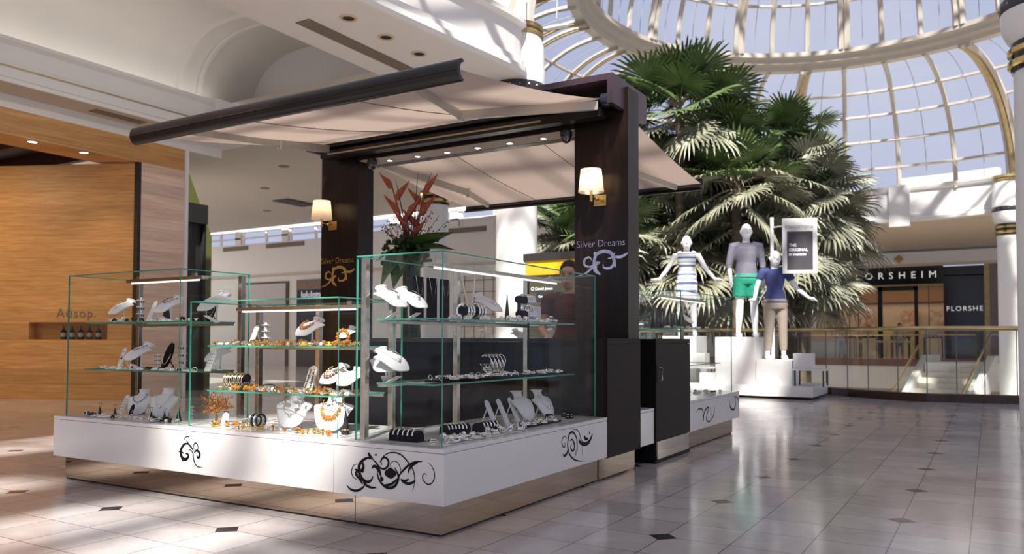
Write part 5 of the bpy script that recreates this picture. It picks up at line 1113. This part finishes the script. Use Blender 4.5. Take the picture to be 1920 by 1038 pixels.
# ------------------------------------------------------------------ far side of the atrium
struct('floor_far', MB().box(34, -16, -.05, 46, 14, .24), mat('polished_cream_stone', (.46, .40, .36), .2, noise=.1))
struct('trim_90', MB().box(33.8, -16, .0, 34, 14, .30), mat('red_brown_kerb', (.22, .10, .07), .35))
struct('wall_slab_edge', MB().box(33.86, -16, -.95, 34.3, 14, .0), PLASTERW)
mb = MB().box(36, -16, -4.5, 36.2, 14, -.2); struct('wall_lower', mb, BEIGE)
for k, z in enumerate((-1.35, -1.9, -2.5)): struct('trim_%d' % (91+k), MB().box(35.9, -16, z, 36, 14, z+.05), mat('tan_line', (.4, .3, .2)))
fr = thing('balustrade', 'distant glass balustrade with thin brass handrail in front of the shoe shop', 'railing', (33.9, 4, .3))
MB().tube([(33.9, y, 1.3) for y in (-2.0, 14)], .035, 8).build('handrail', RAILBR, fr, True)
for k in range(12):
    y = -2+1.33*k; MB().add([(33.9, y+.03, .3), (33.9, y+1.3, .3), (33.9, y+1.3, 1.27), (33.9, y+.03, 1.27)], [(0, 1, 2, 3)]).build('glass_pane', RAILG, fr)
    MB().box(33.88, y-.012, .3, 33.92, y+.012, 1.27).build('pane_joint', MATS['grey_seal'], fr)
# shoe shop
W = 38.0
struct('wall_far_front', MB().box(W, 3.3, .24, W+.2, 6.0, 1.0).box(W, -16, 4.55, W+.2, 14, 5.3).box(W, 6.0, .24, W+.2, 14, 4.6).box(W, -16, .24, W+.2, -2.85, 4.6), PLASTERW)
struct('trim_96', MB().box(W-.25, -16, 4.62, W-.02, 14, 5.05).box(W-.3, -16, 5.05, W-.02, 14, 5.15), PLASTERW)
oz = thing('wall_ornament', 'small gold diamond ornament on the white band above the shoe shop', 'ornament', (W-.3, 1.1, 4.85)); MB().prism([(.9, 4.85), (1.1, 4.65), (1.3, 4.85), (1.1, 5.05)], 'x', W-.32, W-.25).build('petal', GOLD, oz)
struct('trim_95', MB().box(W-.12, -3.0, 4.50, W+.05, 6.2, 4.62), BEIGE)
shop = thing('shoe_shop', 'shoe shop with black fascia and white capital lettering across the atrium', 'shop', (W, 1, .24))
MB().box(W-.06, -.70, 3.68, W+.1, 3.7, 4.50).build('fascia', BLACKG, shop)
text('lettering', 'FLORSHEIM', (W-.07, 3.42, 3.96), '-x', .44, mat('sign_letters', (.85, .84, .8), .4, emit=(.9, .88, .85), es=.55), shop, spacing=1.92, extrude=.02)
MB().box(W-.08, -.70, 3.60, W+.1, 3.3, 3.66).build('trim_strip', GOLDP, shop)
MB().box(W+3.5, -2.8, .24, W+3.6, 6, 4.5).box(W, -2.8, 4.0, W+3.6, 6, 4.05).build('interior', mat('warm_interior_wall', (.50, .38, .28), .6, noise=.1), shop)
MB().box(W+3.3, -2.8, 3.0, W+3.5, 4, 3.75).build('bulkhead', mat('brown_bulkhead', (.20, .10, .05), .5), shop)
MB().box(W-.05, .35, .24, W+.1, .5, 3.6).box(W-.05, 1.85, .24, W+.1, 2.05, 3.6).box(W-.05, .35, 3.4, W+.1, 2.05, 3.6).build('door_frame', BLACK, shop)
MB().box(W, -2.30, .24, W+.08, -.70, 4.45).build('window_panel', BLACKG, shop)
text('window_lettering', 'FLORSHEIM', (W-.02, -.80, 2.42), '-x', .30, MATS['sign_letters'], shop, spacing=1.25)
MB().box(W-.05, -2.5, .24, W+.1, -2.3, 4.5).build('pilaster', GOLDP, shop)
MB().box(W-.045, -2.85, .24, W+.05, -2.5, 4.5).build('side_panel', mat('mauve_panel', (.22, .17, .17), .4), shop)
for k, y in enumerate((-.1, 2.9, 3.3)): MB().box(W-.02, y-.02, .24, W+.04, y+.02, 3.6).build('mullion', mat('bronze_mullion', (.12, .10, .08), .3, .6), shop)
l = bpy.data.lights.new('shop_glow', 'AREA'); o = bpy.data.objects.new('shop_glow', l); COL.objects.link(o); o.location = (W+1.6, 1.5, 3.9); l.energy = 110; l.shape = 'RECTANGLE'; l.size = 2.4; l.size_y = 6.5; l.color = (1, .8, .55)
# tables with shoes and posters
for k, (y, c) in enumerate(((2.9, (.25, .05, .04)), (.9, (.35, .08, .04)), (-.3, (.3, .18, .12)))):
    p = thing('poster', ['red poster left of the shoe shop door', 'dark red picture on the shoe shop back wall seen through its door', 'brown picture right of the shoe shop door'][k], 'poster', (W+3.4, y, 2.0))
    MB().box(W+3.25, y-.35, 1.7, W+3.3, y+.35, 2.6).build('poster_panel', mat('poster_%d' % k, c, .5, noise=.9, nscale=4, col2=(.5, .4, .3)), p)
for k, y in enumerate((3.6, 2.6, 1.2, -.2)):
    t = thing('shoe_table', 'dark display table of shoes in the shoe shop, %s' % ['far left', 'left of its door frame', 'in its doorway', 'right of its doorway'][k], 'table', (W+1.2, y, .24))
    MB().box(W+.9, y-.42, 1.18, W+1.7, y+.42, 1.24).build('table_top', mat('walnut_top', (.12, .06, .03), .4), t)
    for a in (W+.95, W+1.6):
        for b in (y-.38, y+.36): MB().box(a, b, .24, a+.04, b+.04, 1.18).build('leg', BLACK, t)
def shoe():
    s = MB(); s.rings([[(x, yy, zz) for x, yy, zz in ((x0, -w_, 0), (x0, w_, 0), (x0, w_*.8, h), (x0, -w_*.8, h))] for x0, w_, h in ((-.13, .03, .03), (-.08, .045, .06), (0, .04, .07), (.06, .035, .11), (.12, .032, .12), (.13, .028, .1))])
    return s
sp = shoe().build('shoe', mat('black_leather', (.03, .02, .015), .3)); tag(sp, 'small dark leather shoe on a table in the distant shoe shop', 'shoe', 'shoes on the tables of the distant shoe shop'); index_children()
for k, y in enumerate((3.6, 2.6, 1.2, -.2)):
    for j in range(5): put(sp, (W+1.1, y-.34+.17*j, 1.24), random.uniform(-.5, .5))

# bench table in front
t = thing('console_table', 'pale gold framed table standing behind the distant balustrade', 'table', (36, 2, .24))
MB().box(35.4, .35, .98, 36, 2.6, 1.06).build('table_top', mat('pale_gold', (.62, .52, .30), .35, .4), t)
for y in (.35, 1.42, 2.55): MB().box(35.4, y, .24, 35.45, y+.05, .98).build('leg', MATS['pale_gold'], t)

ps = thing('poster_stand', 'white framed black and white picture on a stand left of the distant shoe shop', 'poster stand', (35.2, 4.75, .24))
MB().bevbox(35.2, 4.35, 1.55, 35.24, 5.1, 2.45, .01).build('frame', PLASTERW, ps); MB().box(35.185, 4.45, 1.68, 35.2, 5.0, 2.32).build('picture', mat('grey_picture', (.45, .45, .45), .5, noise=.9, nscale=5, col2=(.05, .05, .05)), ps)
MB().tube([(35.25, 4.72, .24), (35.25, 4.72, 1.6)], .03, 8).box(35.05, 4.5, .24, 35.45, 4.95, .27).build('stand', BLACK, ps)
# stair from the lower level up to the far landing
st = thing('staircase', 'white stone staircase climbing to the far landing behind the balustrade', 'staircase', (32, 0, -4.5))
STONE = mat('pale_cream_stone', (.74, .68, .58), .4, noise=.05)  # even cream colour with slight noise for the treads
ANG = math.atan2(.3, -.95)
MST = Matrix.Translation((31.4, -2.4, 0)) @ Matrix.Rotation(ANG, 4, 'Z')      # local x runs down the flight, local -y across it to the far side
for k in range(20):
    z = .24-.196*(k+1); MB().box(.28*k, -2.1, z-.5, .28*(k+1), 0, z).xf(MST).build('tread', STONE, st)
for nm, y in (('near_parapet', 0), ('far_parapet', -2.35)):
    MB().prism([(-1.2, .50), (0, .50), (5.6, .24-3.92+.22), (5.6, .24-3.92-.7), (0, -.45), (-1.2, -.45)], 'y', y, y+.25).xf(MST).build(nm, PLASTERW, st)
    MB().tube([(-1.2, y+.12, 1.30), (0, y+.12, 1.30), (5.6, y+.12, 1.30-3.92)], .04, 8).xf(MST).build('handrail', RAILBR, st, True)
    MB().add([(0, y+.12, .5), (5.6, y+.12, .24-3.92+.22), (5.6, y+.12, 1.25-3.92), (0, y+.12, 1.25)], [(0, 1, 2, 3)]).xf(MST).build('glass_panel', RAILG, st)
struct('floor_landing', MB().box(31.5, -4.5, -.45, 33.85, -.3, .235), PLASTERW)

# ------------------------------------------------------------------ figures: one continuous remeshed body each
def blob(name, mb, m, parent, vox=.014, smooth=6):
    o = mb.build(name, m, parent, smooth=True)
    r = o.modifiers.new('r', 'REMESH'); r.mode = 'VOXEL'; r.voxel_size = vox; r.use_smooth_shade = True
    s = o.modifiers.new('s', 'SMOOTH'); s.iterations = smooth; s.factor = .5
    return o
def figure(name, label, cat, loc, rz, h, pose, skin, clothes, hair=None, sc=1.0, female=False, seed=0):
    """body facing local -y, feet at z 0, head top at h. pose: dict of limb joints (x, y, z as fractions of h)"""
    J = {k: Vector(v)*h for k, v in pose.items()}
    root = thing(name, label, cat, (0, 0, 0))
    mb = MB(); H = h
    hip = J['pelvis']; ch = J['chest']; nk = J['neck']; hd = J['head']
    sh = .118 if not female else .100
    # torso
    secs = []
    wz = [(0.0, .088, .058), (.25, .078 if not female else .070, .052), (.45, .074 if not female else .060, .050), (.7, .092 if not female else .078, .060), (.9, .098 if not female else .084, .058), (1.0, .075, .05)]
    for t, rx, ry in wz:
        c = hip.lerp(ch, t); secs.append((c.x, c.y, c.z, rx*H, ry*H))
    mb.loft(secs, 18)
    mb.tube([ch, ch.lerp(nk, .6), nk, nk.lerp(hd, .5)], [.045*H, .034*H, .030*H, .030*H], 10)
    # head with face
    mb.ball(hd, .062*H, 16, (.78, .95, 1.12)); mb.ball(hd+Vector((0, -.018, -.035))*H, .040*H, 12, (.9, 1, 1.05))
    mb.tube([hd+Vector((0, -.056, .012))*H, hd+Vector((0, -.071, -.014))*H, hd+Vector((0, -.058, -.02))*H], [.006*H, .010*H, .008*H], 6)
    mb.ball(hd+Vector((0, -.056, -.040))*H, .013*H, 8, (1.3, .7, .6))
    for s_ in (-1, 1): mb.ball(hd+Vector((s_*.050, .005, -.005))*H, .014*H, 8, (.4, .8, 1.3))
    for s_, S in ((-1, 'l'), (1, 'r')):
        k, a, p = J['knee'+S], J['ankle'+S], J['hip'+S]
        mb.tube([p+Vector((0, 0, .03))*H, p.lerp(k, .4), k, k.lerp(a, .35), a.lerp(k, .15), a], [.056*H, .050*H, .033*H, .034*H, .022*H, .020*H], 12)
        fd = J.get('toe'+S, a+Vector((0, -.085, -.03))*H)
        mb.tube([a+Vector((0, .022, -.018))*H, a.lerp(fd, .4)+Vector((0, 0, -.008))*H, fd], [.021*H, .024*H, .014*H], 10)
        s0 = J['sh'+S]; e = J['el'+S]; wr = J['wr'+S]
        mb.tube([ch.lerp(s0, .6)+Vector((0, 0, -.01))*H, s0, s0.lerp(e, .4), e, e.lerp(wr, .4), wr], [.036*H, .031*H, .026*H, .021*H, .021*H, .014*H], 12)
        d = (wr-e).normalized(); hdv = J.get('hd'+S); hdir = (hdv.normalized() if hdv else d); side = Vector((0, 1, 0)) if abs(hdir.y) < .8 else Vector((1, 0, 0))
        nrm = hdir.cross(side).normalized(); side = nrm.cross(hdir).normalized()
        pm = wr+hdir*.030*H; mb.tube([wr, pm, pm+hdir*.022*H], [.013*H, .019*H, .017*H], 8)
        for f, ln in ((-1.5, .030), (-.5, .038), (.5, .040), (1.5, .034)):
            b0 = pm+hdir*.018*H+side*f*.0095*H; mb.tube([b0, b0+hdir*ln*.55*H-nrm*.003*H, b0+hdir*ln*H-nrm*.012*H], [.0062*H, .0056*H, .0045*H], 6)
        b0 = wr+hdir*.016*H-side*.014*H; mb.tube([b0, b0+hdir*.02*H-side*.014*H, b0+hdir*.038*H-side*.02*H], [.0075*H, .007*H, .005*H], 6)
    for s_ in (-1, 1):   # brow ridge and eyelids
        mb.tube([hd+Vector((s_*.010, -.060, .018))*H, hd+Vector((s_*.034, -.052, .018))*H], [.006*H, .005*H], 6); mb.ball(hd+Vector((s_*.022, -.053, .004))*H, .0095*H, 8, (1.2, .7, .7))
    body = blob('body', mb, skin, root, .0085*h/1.8)
    if hair:
        ey = MB()
        for s_ in (-1, 1): ey.ball(hd+Vector((s_*.022, -.0605, .004))*H, .0045*H, 8)
        ey.build('eyes', mat('dark_iris', (.03, .015, .01), .2), root, True)
    for nm, m_, kind in clothes:
        c = MB()
        if kind in ('shirt_long', 'tee', 'sleeveless'):
            lo = -.12; g = .010*H
            for_s = []
            for t, rx, ry in [(-.05, .110, .082)]+[(t, max(rx, .082) if t < .3 else rx, ry+(.006 if t < .3 else 0)) for t, rx, ry in wz[:-1]]:
                q = hip+(ch-hip)*t; for_s.append((q.x, q.y, q.z, rx*H+g, ry*H+g))
            q = ch.lerp(nk, .25); for_s.append((q.x, q.y, q.z, .062*H, .045*H)); q = ch.lerp(nk, .5); for_s.append((q.x, q.y, q.z, .040*H, .038*H))
            c.loft(for_s, 20)
            for S in 'lr':
                s0, e, wr = J['sh'+S], J['el'+S], J['wr'+S]
                if kind == 'shirt_long': c.tube([ch.lerp(s0, .5), s0, s0.lerp(e, .5), e, e.lerp(wr, .25)], [.044*H, .040*H, .035*H, .031*H, .029*H], 12)
                elif kind == 'tee': c.tube([ch.lerp(s0, .5), s0, s0.lerp(e, .5)], [.044*H, .041*H, .039*H], 12)
                else: c.tube([ch.lerp(s0, .4), ch.lerp(s0, .8)], [.05*H, .042*H], 12)
            if kind == 'sleeveless':
                c.loft([(hip.x, hip.y, hip.z+.05*H, .09*H, .065*H), (hip.x, hip.y, hip.z-.06*H, .102*H, .074*H), (hip.x, hip.y, hip.z-.19*H, .118*H, .085*H)], 20)
        if kind in ('shorts', 'trousers'):
            end = .62 if kind == 'shorts' else 1.75
            c.loft([(hip.x, hip.y, hip.z+.025*H, .098*H, .072*H), (hip.x, hip.y, hip.z-.03*H, .116*H, .082*H), (hip.x, hip.y, hip.z-.07*H, .110*H, .078*H)], 20)
            for S in 'lr':
                p, k, a = J['hip'+S], J['knee'+S], J['ankle'+S]
                pts = [p, p.lerp(k, .4), p.lerp(k, .72)] if kind == 'shorts' else [p, p.lerp(k, .5), k, k.lerp(a, .5), k.lerp(a, .82)]
                c.tube(pts, [.066*H, .066*H, .063*H] if kind == 'shorts' else [.060*H, .054*H, .042*H, .038*H, .032*H], 14)
        blob(nm, c, m_, root, .012*h/1.8, 4)
    if hair:
        c = MB(); c.ball(hd+Vector((0, .008, .012))*H, .066*H, 16, (.82, .98, 1.1)); c.ball(hd+Vector((0, .05, -.01))*H, .040*H, 10)
        # cut the face side free
        c2 = MB(); c2.v = [(x, max(y, hd.y-.035*H) if z < hd.z+.03*H else y, z) for x, y, z in c.v]; c2.f = c.f; c2.m = c.m
        blob('hair', c2, hair, root, .012*h/1.8, 3)
    root.location = loc; root.rotation_euler = (0, 0, rz)
    return root
STAND = dict(pelvis=(0, 0, .53), chest=(0, .005, .80), neck=(0, 0, .855), head=(0, -.012, .925), hipl=(-.05, 0, .51), hipr=(.05, 0, .51), kneel=(-.058, -.008, .285), kneer=(.062, -.012, .285),
             anklel=(-.07, .01, .04), ankler=(.075, .0, .04), shl=(-.115, 0, .795), shr=(.115, 0, .795), ell=(-.145, .01, .63), elr=(.145, .01, .63), wrl=(-.14, -.03, .50), wrr=(.14, -.03, .50))
MANQ = mat('white_mannequin', (.86, .86, .88), .28, noise=.02, coat=.4)
def stripe():
    m = bpy.data.materials.new('striped_knit'); m.use_nodes = True; nt = m.node_tree; b = nt.nodes['Principled BSDF']; b.inputs['Roughness'].default_value = .85
    t = nt.nodes.new('ShaderNodeTexCoord'); s = nt.nodes.new('ShaderNodeSeparateXYZ'); nt.links.new(t.outputs['Object'], s.inputs[0])
    d = nt.nodes.new('ShaderNodeMath'); d.operation = 'DIVIDE'; d.inputs[1].default_value = .17; f = nt.nodes.new('ShaderNodeMath'); f.operation = 'FRACT'
    nt.links.new(s.outputs['Z'], d.inputs[0]); nt.links.new(d.outputs[0], f.inputs[0])
    r = nt.nodes.new('ShaderNodeValToRGB'); r.color_ramp.interpolation = 'CONSTANT'; e = r.color_ramp.elements
    e[0].position = 0; e[0].color = (.75, .75, .72, 1); e[1].position = .22; e[1].color = (.08, .10, .32, 1)
    for p, c in ((.42, (.45, .62, .60)), (.55, (.78, .77, .72)), (.72, (.16, .20, .42)), (.82, (.72, .73, .66))):
        q = e.new(p); q.color = (*c, 1)
    nt.links.new(f.outputs[0], r.inputs[0]); nt.links.new(r.outputs[0], b.inputs['Base Color']); return m
SHIRTG = mat('grey_chambray', (.17, .165, .205), .85, noise=.12, nscale=25); GREEN = mat('green_cotton', (.02, .36, .22), .8, noise=.15, nscale=12)
NAVY = mat('blue_ombre_knit', (.055, .07, .22), .85, noise=.2, nscale=8); KHAKI = mat('taupe_cotton', (.30, .25, .20), .85, noise=.12, nscale=14)
FACE = radians(-68)    # the mannequins look towards the kiosk and the camera
p1 = dict(STAND); figure('mannequin', 'white male mannequin in grey rolled sleeve shirt and green shorts on the tall block', 'mannequin', (12.15, 1.55, 1.12), FACE+.1, 2.2, p1, MANQ, [('shirt', SHIRTG, 'shirt_long'), ('shorts', GREEN, 'shorts')])
p2 = dict(STAND); p2.update(ell=(-.19, 0, .66), elr=(.19, 0, .66), wrl=(-.27, -.03, .56), wrr=(.27, -.03, .56), hdl=(-1, -.2, -.1), hdr=(1, -.2, -.1))
figure('mannequin', 'white female mannequin in a striped blue and white dress with arms held out', 'mannequin', (12.35, 2.80, 1.14), FACE, 2.05, p2, MANQ, [('dress', stripe(), 'sleeveless')], female=True)
p3 = dict(STAND); p3.update(ell=(-.17, -.01, .66), elr=(.19, .01, .66), wrl=(-.21, -.07, .54), wrr=(.30, -.03, .56), hdr=(1, -.1, -.3), hdl=(-.6, -.6, -.1))
figure('mannequin', 'shorter white mannequin in a blue shirt and taupe trousers beside the hanging sign', 'mannequin', (12.1, 1.0, .70), FACE+.15, 2.06, p3, MANQ, [('top', NAVY, 'tee'), ('trousers', KHAKI, 'trousers')], female=True)
# podium
PODW = mat('white_podium', (.74, .73, .72), .35, noise=.03)
pd = thing('podium', 'low white display podium under the mannequins by the balustrade', 'podium', (12.2, 1.8, 0))
MB().box(11.45, .22, .05, 12.95, 4.2, .24).build('podium_deck', PODW, pd); MB().box(11.6, .35, 0, 12.8, 4.1, .05).build('podium_recess', BLACK, pd)
for nm, (x0, y0, z0, x1, y1, z1), lb in (
    ('display_block', (11.75, 1.28, .24, 12.5, 2.05, 1.12), 'tall white block under the male mannequin'),
    ('display_block', (11.7, .62, .24, 12.45, 1.27, .70), 'middle height white block under the mannequin in trousers'),
    ('display_block', (12.0, 2.5, .24, 12.7, 3.2, 1.14), 'white block under the mannequin in the striped dress')):
    b_ = MB().bevbox(x0, y0, z0, x1, y1, z1, .008).build(nm, PODW); tag(b_, lb, 'display block')
for k, (y0, y1) in enumerate(((-.02+.30, .62-.3), (1.9, 2.5))): pass
def lowtable(x, y, w, d_, z, label):
    t = thing('side_table', label, 'table', (x, y, .24)); MB().box(x-d_/2, y-w/2, z-.03, x+d_/2, y+w/2, z).build('table_top', PODW, t)
    for a in (-1, 1):
        for b in (-1, 1): MB().box(x+a*(d_/2-.04)-.012, y+b*(w/2-.04)-.012, .24, x+a*(d_/2-.04)+.012, y+b*(w/2-.04)+.012, z-.03).build('leg', mat('dark_steel', (.05, .05, .05), .4, .5), t)
lowtable(11.75, .30, .56, .5, .55, 'small white table with thin dark legs right of the mannequin blocks')
lowtable(11.8, 2.35, .65, .5, .55, 'small white table with thin dark legs left of the tall block')
for (x, y, z, s_, lb) in ((11.75, .42, .55, .16, 'white cube on the small table at the right end of the podium'), (11.85, 2.38, .55, .15, 'white cube on the small table left of the tall block'), (11.6, 2.15, .24, .12, 'small white box low on the podium left of the tall block')):
    tag(MB().bevbox(x-s_, y-s_, z, x+s_, y+s_, z+s_*1.7, .005).build('display_cube', PODW), lb, 'cube')
# framed sign
sg = thing('framed_sign', 'white framed sign with a dark poster held up on a white pole beside the mannequins', 'sign', (12.3, .6, .24))
PX = 12.35; SM = mat('white_sign_frame', (.70, .69, .68), .4)
def SG(u, z, w=0): # plane of the sign: faces the kiosk side
    d = Vector((.36, -.93)); nn = Vector((-.93, -.36)); q = Vector((11.99, .84))+d*u+nn*w; return (q.x, q.y, z)
def sbox(u0, z0, u1, z1, w0, w1): return MB().add([SG(u0, z0, w0), SG(u1, z0, w0), SG(u1, z0, w1), SG(u0, z0, w1), SG(u0, z1, w0), SG(u1, z1, w0), SG(u1, z1, w1), SG(u0, z1, w1)], [(3, 2, 1, 0), (4, 5, 6, 7), (0, 1, 5, 4), (1, 2, 6, 5), (2, 3, 7, 6), (3, 0, 4, 7)])
sbox(0, 2.30, .62, 3.33, 0, .05).build('frame', SM, sg)
sbox(.08, 2.37, .54, 3.08, .05, .055).build('poster', mat('charcoal_poster', (.055, .05, .06), .5, noise=.2), sg)
rot = Matrix(((.36, 0, -.93), (-.93, 0, -.36), (0, 1, 0))).to_euler()
text('heading', 'CHADSTONE', SG(.045, 3.14, .055), rot, .083, mat('grey_print', (.28, .28, .29), .6), sg, spacing=1.02)
WT = mat('white_print', (.80, .80, .80), .6)
for k, s_ in enumerate(('THE', 'ORIGINAL', 'BY FASHION')): text('poster_lettering', s_, SG(.11, 2.80-.085*k, .058), rot, .074 if k < 2 else .055, WT, sg, weight=.002)
MB().tube([SG(-.14, .24, -.28), SG(-.14, 3.40, -.28)], .035, 10).build('pole', SM, sg, True)
for z in (2.45, 3.2): MB().tube([SG(-.14, z, -.28), SG(.05, z, 0)], .015, 6).build('bracket', SM, sg)

# ------------------------------------------------------------------ fan palms
PG = mat('palm_green', (.16, .225, .085), .35, noise=.45, nscale=3, col2=(.055, .10, .03)); PD = mat('palm_grey_green', (.37, .37, .27), .42, noise=.4, nscale=3, col2=(.14, .15, .095)); PS = mat('palm_petiole', (.28, .26, .13), .6)
PT = mat('palm_trunk', (.16, .12, .08), .9, noise=.4, nscale=12)
def frond(mb, base, az, el, L, R, mi, rnd):
    d = Vector((cos(az)*cos(el), sin(az)*cos(el), sin(el))); sd = Vector((-sin(az), cos(az), 0)); up = d.cross(sd)*-1
    if up.z < 0: up = -up
    tip = base+d*L+Vector((0, 0, -.12*L)); mb.tube([base, base+d*L*.5, tip], [.016, .012, .008], 4, 2, cap=False)
    fd = (d+Vector((0, 0, -.18))).normalized(); rl_ = rnd.uniform(-.6, .6); u0 = fd.cross(sd); sd2 = (sd*cos(rl_)+u0*sin(rl_)).normalized(); up2 = fd.cross(sd2)
    n = 30
    for i in range(n):
        a = radians(-128+256*i/(n-1))+rnd.uniform(-.03, .03); ll = R*(.72+.28*cos(a*.6))*rnd.uniform(.88, 1.05)
        v = fd*cos(a)+sd2*sin(a); wv = (fd*-sin(a)+sd2*cos(a))
        dr = Vector((0, 0, -1))*ll*(rnd.uniform(.02, .14) if mi == 0 else rnd.uniform(.1, .32)); p0 = tip; p1 = tip+v*ll*.55; p2 = tip+v*ll*.86+dr*.35; p3 = tip+v*ll+dr
        w_ = .024*R/.6; lift = up2*w_*.6
        mb.add([p0, p1-wv*w_, p1+lift, p1+wv*w_, p2-wv*w_*.6, p2+lift*.5, p2+wv*w_*.6, p3], [(0, 1, 2), (0, 2, 3), (1, 4, 5, 2), (2, 5, 6, 3), (4, 7, 5), (5, 7, 6)], mi)
def palm(x, y, z, label, seed, sc=1.0, green=.6, nf=44, zb=-4.5):
    rnd = random.Random(seed); t = thing('fan_palm', label, 'palm tree', (x, y, zb))
    MB().tube([(x+.15*sin(seed), y+.1*cos(seed), zb), (x, y, (z+zb)/2), (x, y, z-.1)], [.16, .12, .11], 10).build('trunk', PT, t, True)
    mb = MB(); c = Vector((x, y, z))
    for i in range(nf):
        f = i/(nf-1); el = radians(86-120*f**1.05+rnd.uniform(-10, 10)); az = i*2.39996+seed
        frond(mb, c+Vector((0, 0, -.25*f)), az, el, sc*(.45+.55*min(1, f*2))*rnd.uniform(.85, 1.1), sc*.80*rnd.uniform(.85, 1.12), 0 if f < green else 1, rnd)
    mb.build('crown', [PG, PD, PS], t)
PL = [((13.9, 3.45, 6.35), 'bright green fan palm with the tallest crown right beside the kiosk roof', 1.12, .85),
      ((15.0, 2.75, 5.55), 'green fan palm just right of the tallest palm and a little lower', .95, .7),
      ((16.4, 1.65, 6.0), 'slim palm crown standing alone against the glass, right of the tallest palm', .80, .75),
      ((14.1, 2.25, 4.6), 'dark green fan palm in the middle of the grove above the male mannequin', .95, .6),
      ((16.3, 1.35, 4.75), 'palm with spreading grey green fans above the framed sign', 1.05, .3),
      ((16.9, 1.35, 4.0), 'palm reaching furthest right over the shoe shop sign', 1.15, .2),
      ((14.9, 4.4, 3.9), 'grey green palm low behind the mannequin in the striped dress', 1.05, .25),
      ((14.9, 3.3, 3.2), 'short palm with greyish fans between the two taller mannequins', 1.05, .1),
      ((15.6, 2.2, 3.3), 'dense short palm directly behind the male mannequin', 1.1, .1),
      ((16.0, 2.5, 2.85), 'short dry looking palm behind the framed sign', 1.1, .0),
      ((17.2, 1.75, 2.8), 'low drooping palm at the right foot of the grove', 1.15, .0),
      ((13.1, 5.45, 3.6), 'dark palm seen left of the right kiosk column above the awning bar', 1.1, .7),
      ((13.9, 6.1, 2.7), 'palm with pale fans seen left of the right kiosk column, lowest there', 1.1, .2),
      ((15.0, 4.4, 5.1), 'rear palm behind the kiosk roof corner', .9, .5),
      ((16.6, 3.4, 4.5), 'rear palm filling the grove behind the middle dark green palm', 1.1, .4), ((17.4, 3.1, 3.7), 'rear palm behind the framed sign, mostly hidden by nearer fans', 1.1, .2),
      ((15.4, 3.9, 2.6), 'lowest pale fan palm behind the striped dress mannequin', 1.0, .0), ((17.4, 2.6, 5.0), 'rear palm with spiky crown against the glass right of centre', 1.0, .5), ((16.3, 1.75, 3.1), 'palm low at the right, under the furthest reaching fans', 1.0, .1)]
for k, (p, lb, s_, g) in enumerate(PL): palm(p[0], p[1], p[2], lb, k*1.7+1, s_, g)

# pedestrians far away, employee inside the kiosk
SKIN = mat('skin', (.55, .33, .23), .5, noise=.05); DHAIR = mat('dark_hair', (.02, .012, .008), .5)
PF = radians(-100)
figure('person', 'distant person in a pale pink top walking left past the shoe shop', 'person', (35.2, 3.25, .24), PF, 1.68, STAND, SKIN, [('top', mat('pink_top', (.62, .42, .42), .8), 'tee'), ('trousers', mat('white_trousers', (.62, .60, .60), .8), 'trousers')], DHAIR)
figure('person', 'distant person in beige clothes standing before the shoe shop doorway', 'person', (36.4, 1.0, .24), PF+.4, 1.62, STAND, SKIN, [('coat', mat('beige_coat', (.52, .40, .34), .8), 'shirt_long'), ('trousers', mat('grey_trousers', (.3, .26, .25), .8), 'trousers')], DHAIR)
pw = dict(STAND); pw.update(ell=(-.14, -.03, .64), wrl=(-.09, -.13, .60), elr=(.14, -.02, .64), wrr=(.10, -.12, .58))
figure('person', 'dark haired shop assistant in dark red standing behind the counter beside the right column', 'person', (3.36, .95, 0), radians(-75), 1.80, pw, SKIN, [('blouse', mat('dark_red_blouse', (.09, .018, .012), .8), 'tee'), ('trousers', BLACK, 'trousers')], DHAIR, female=True)
index_children()
for o in list(bpy.data.objects):
    if o.get('_used'): del o['_used']
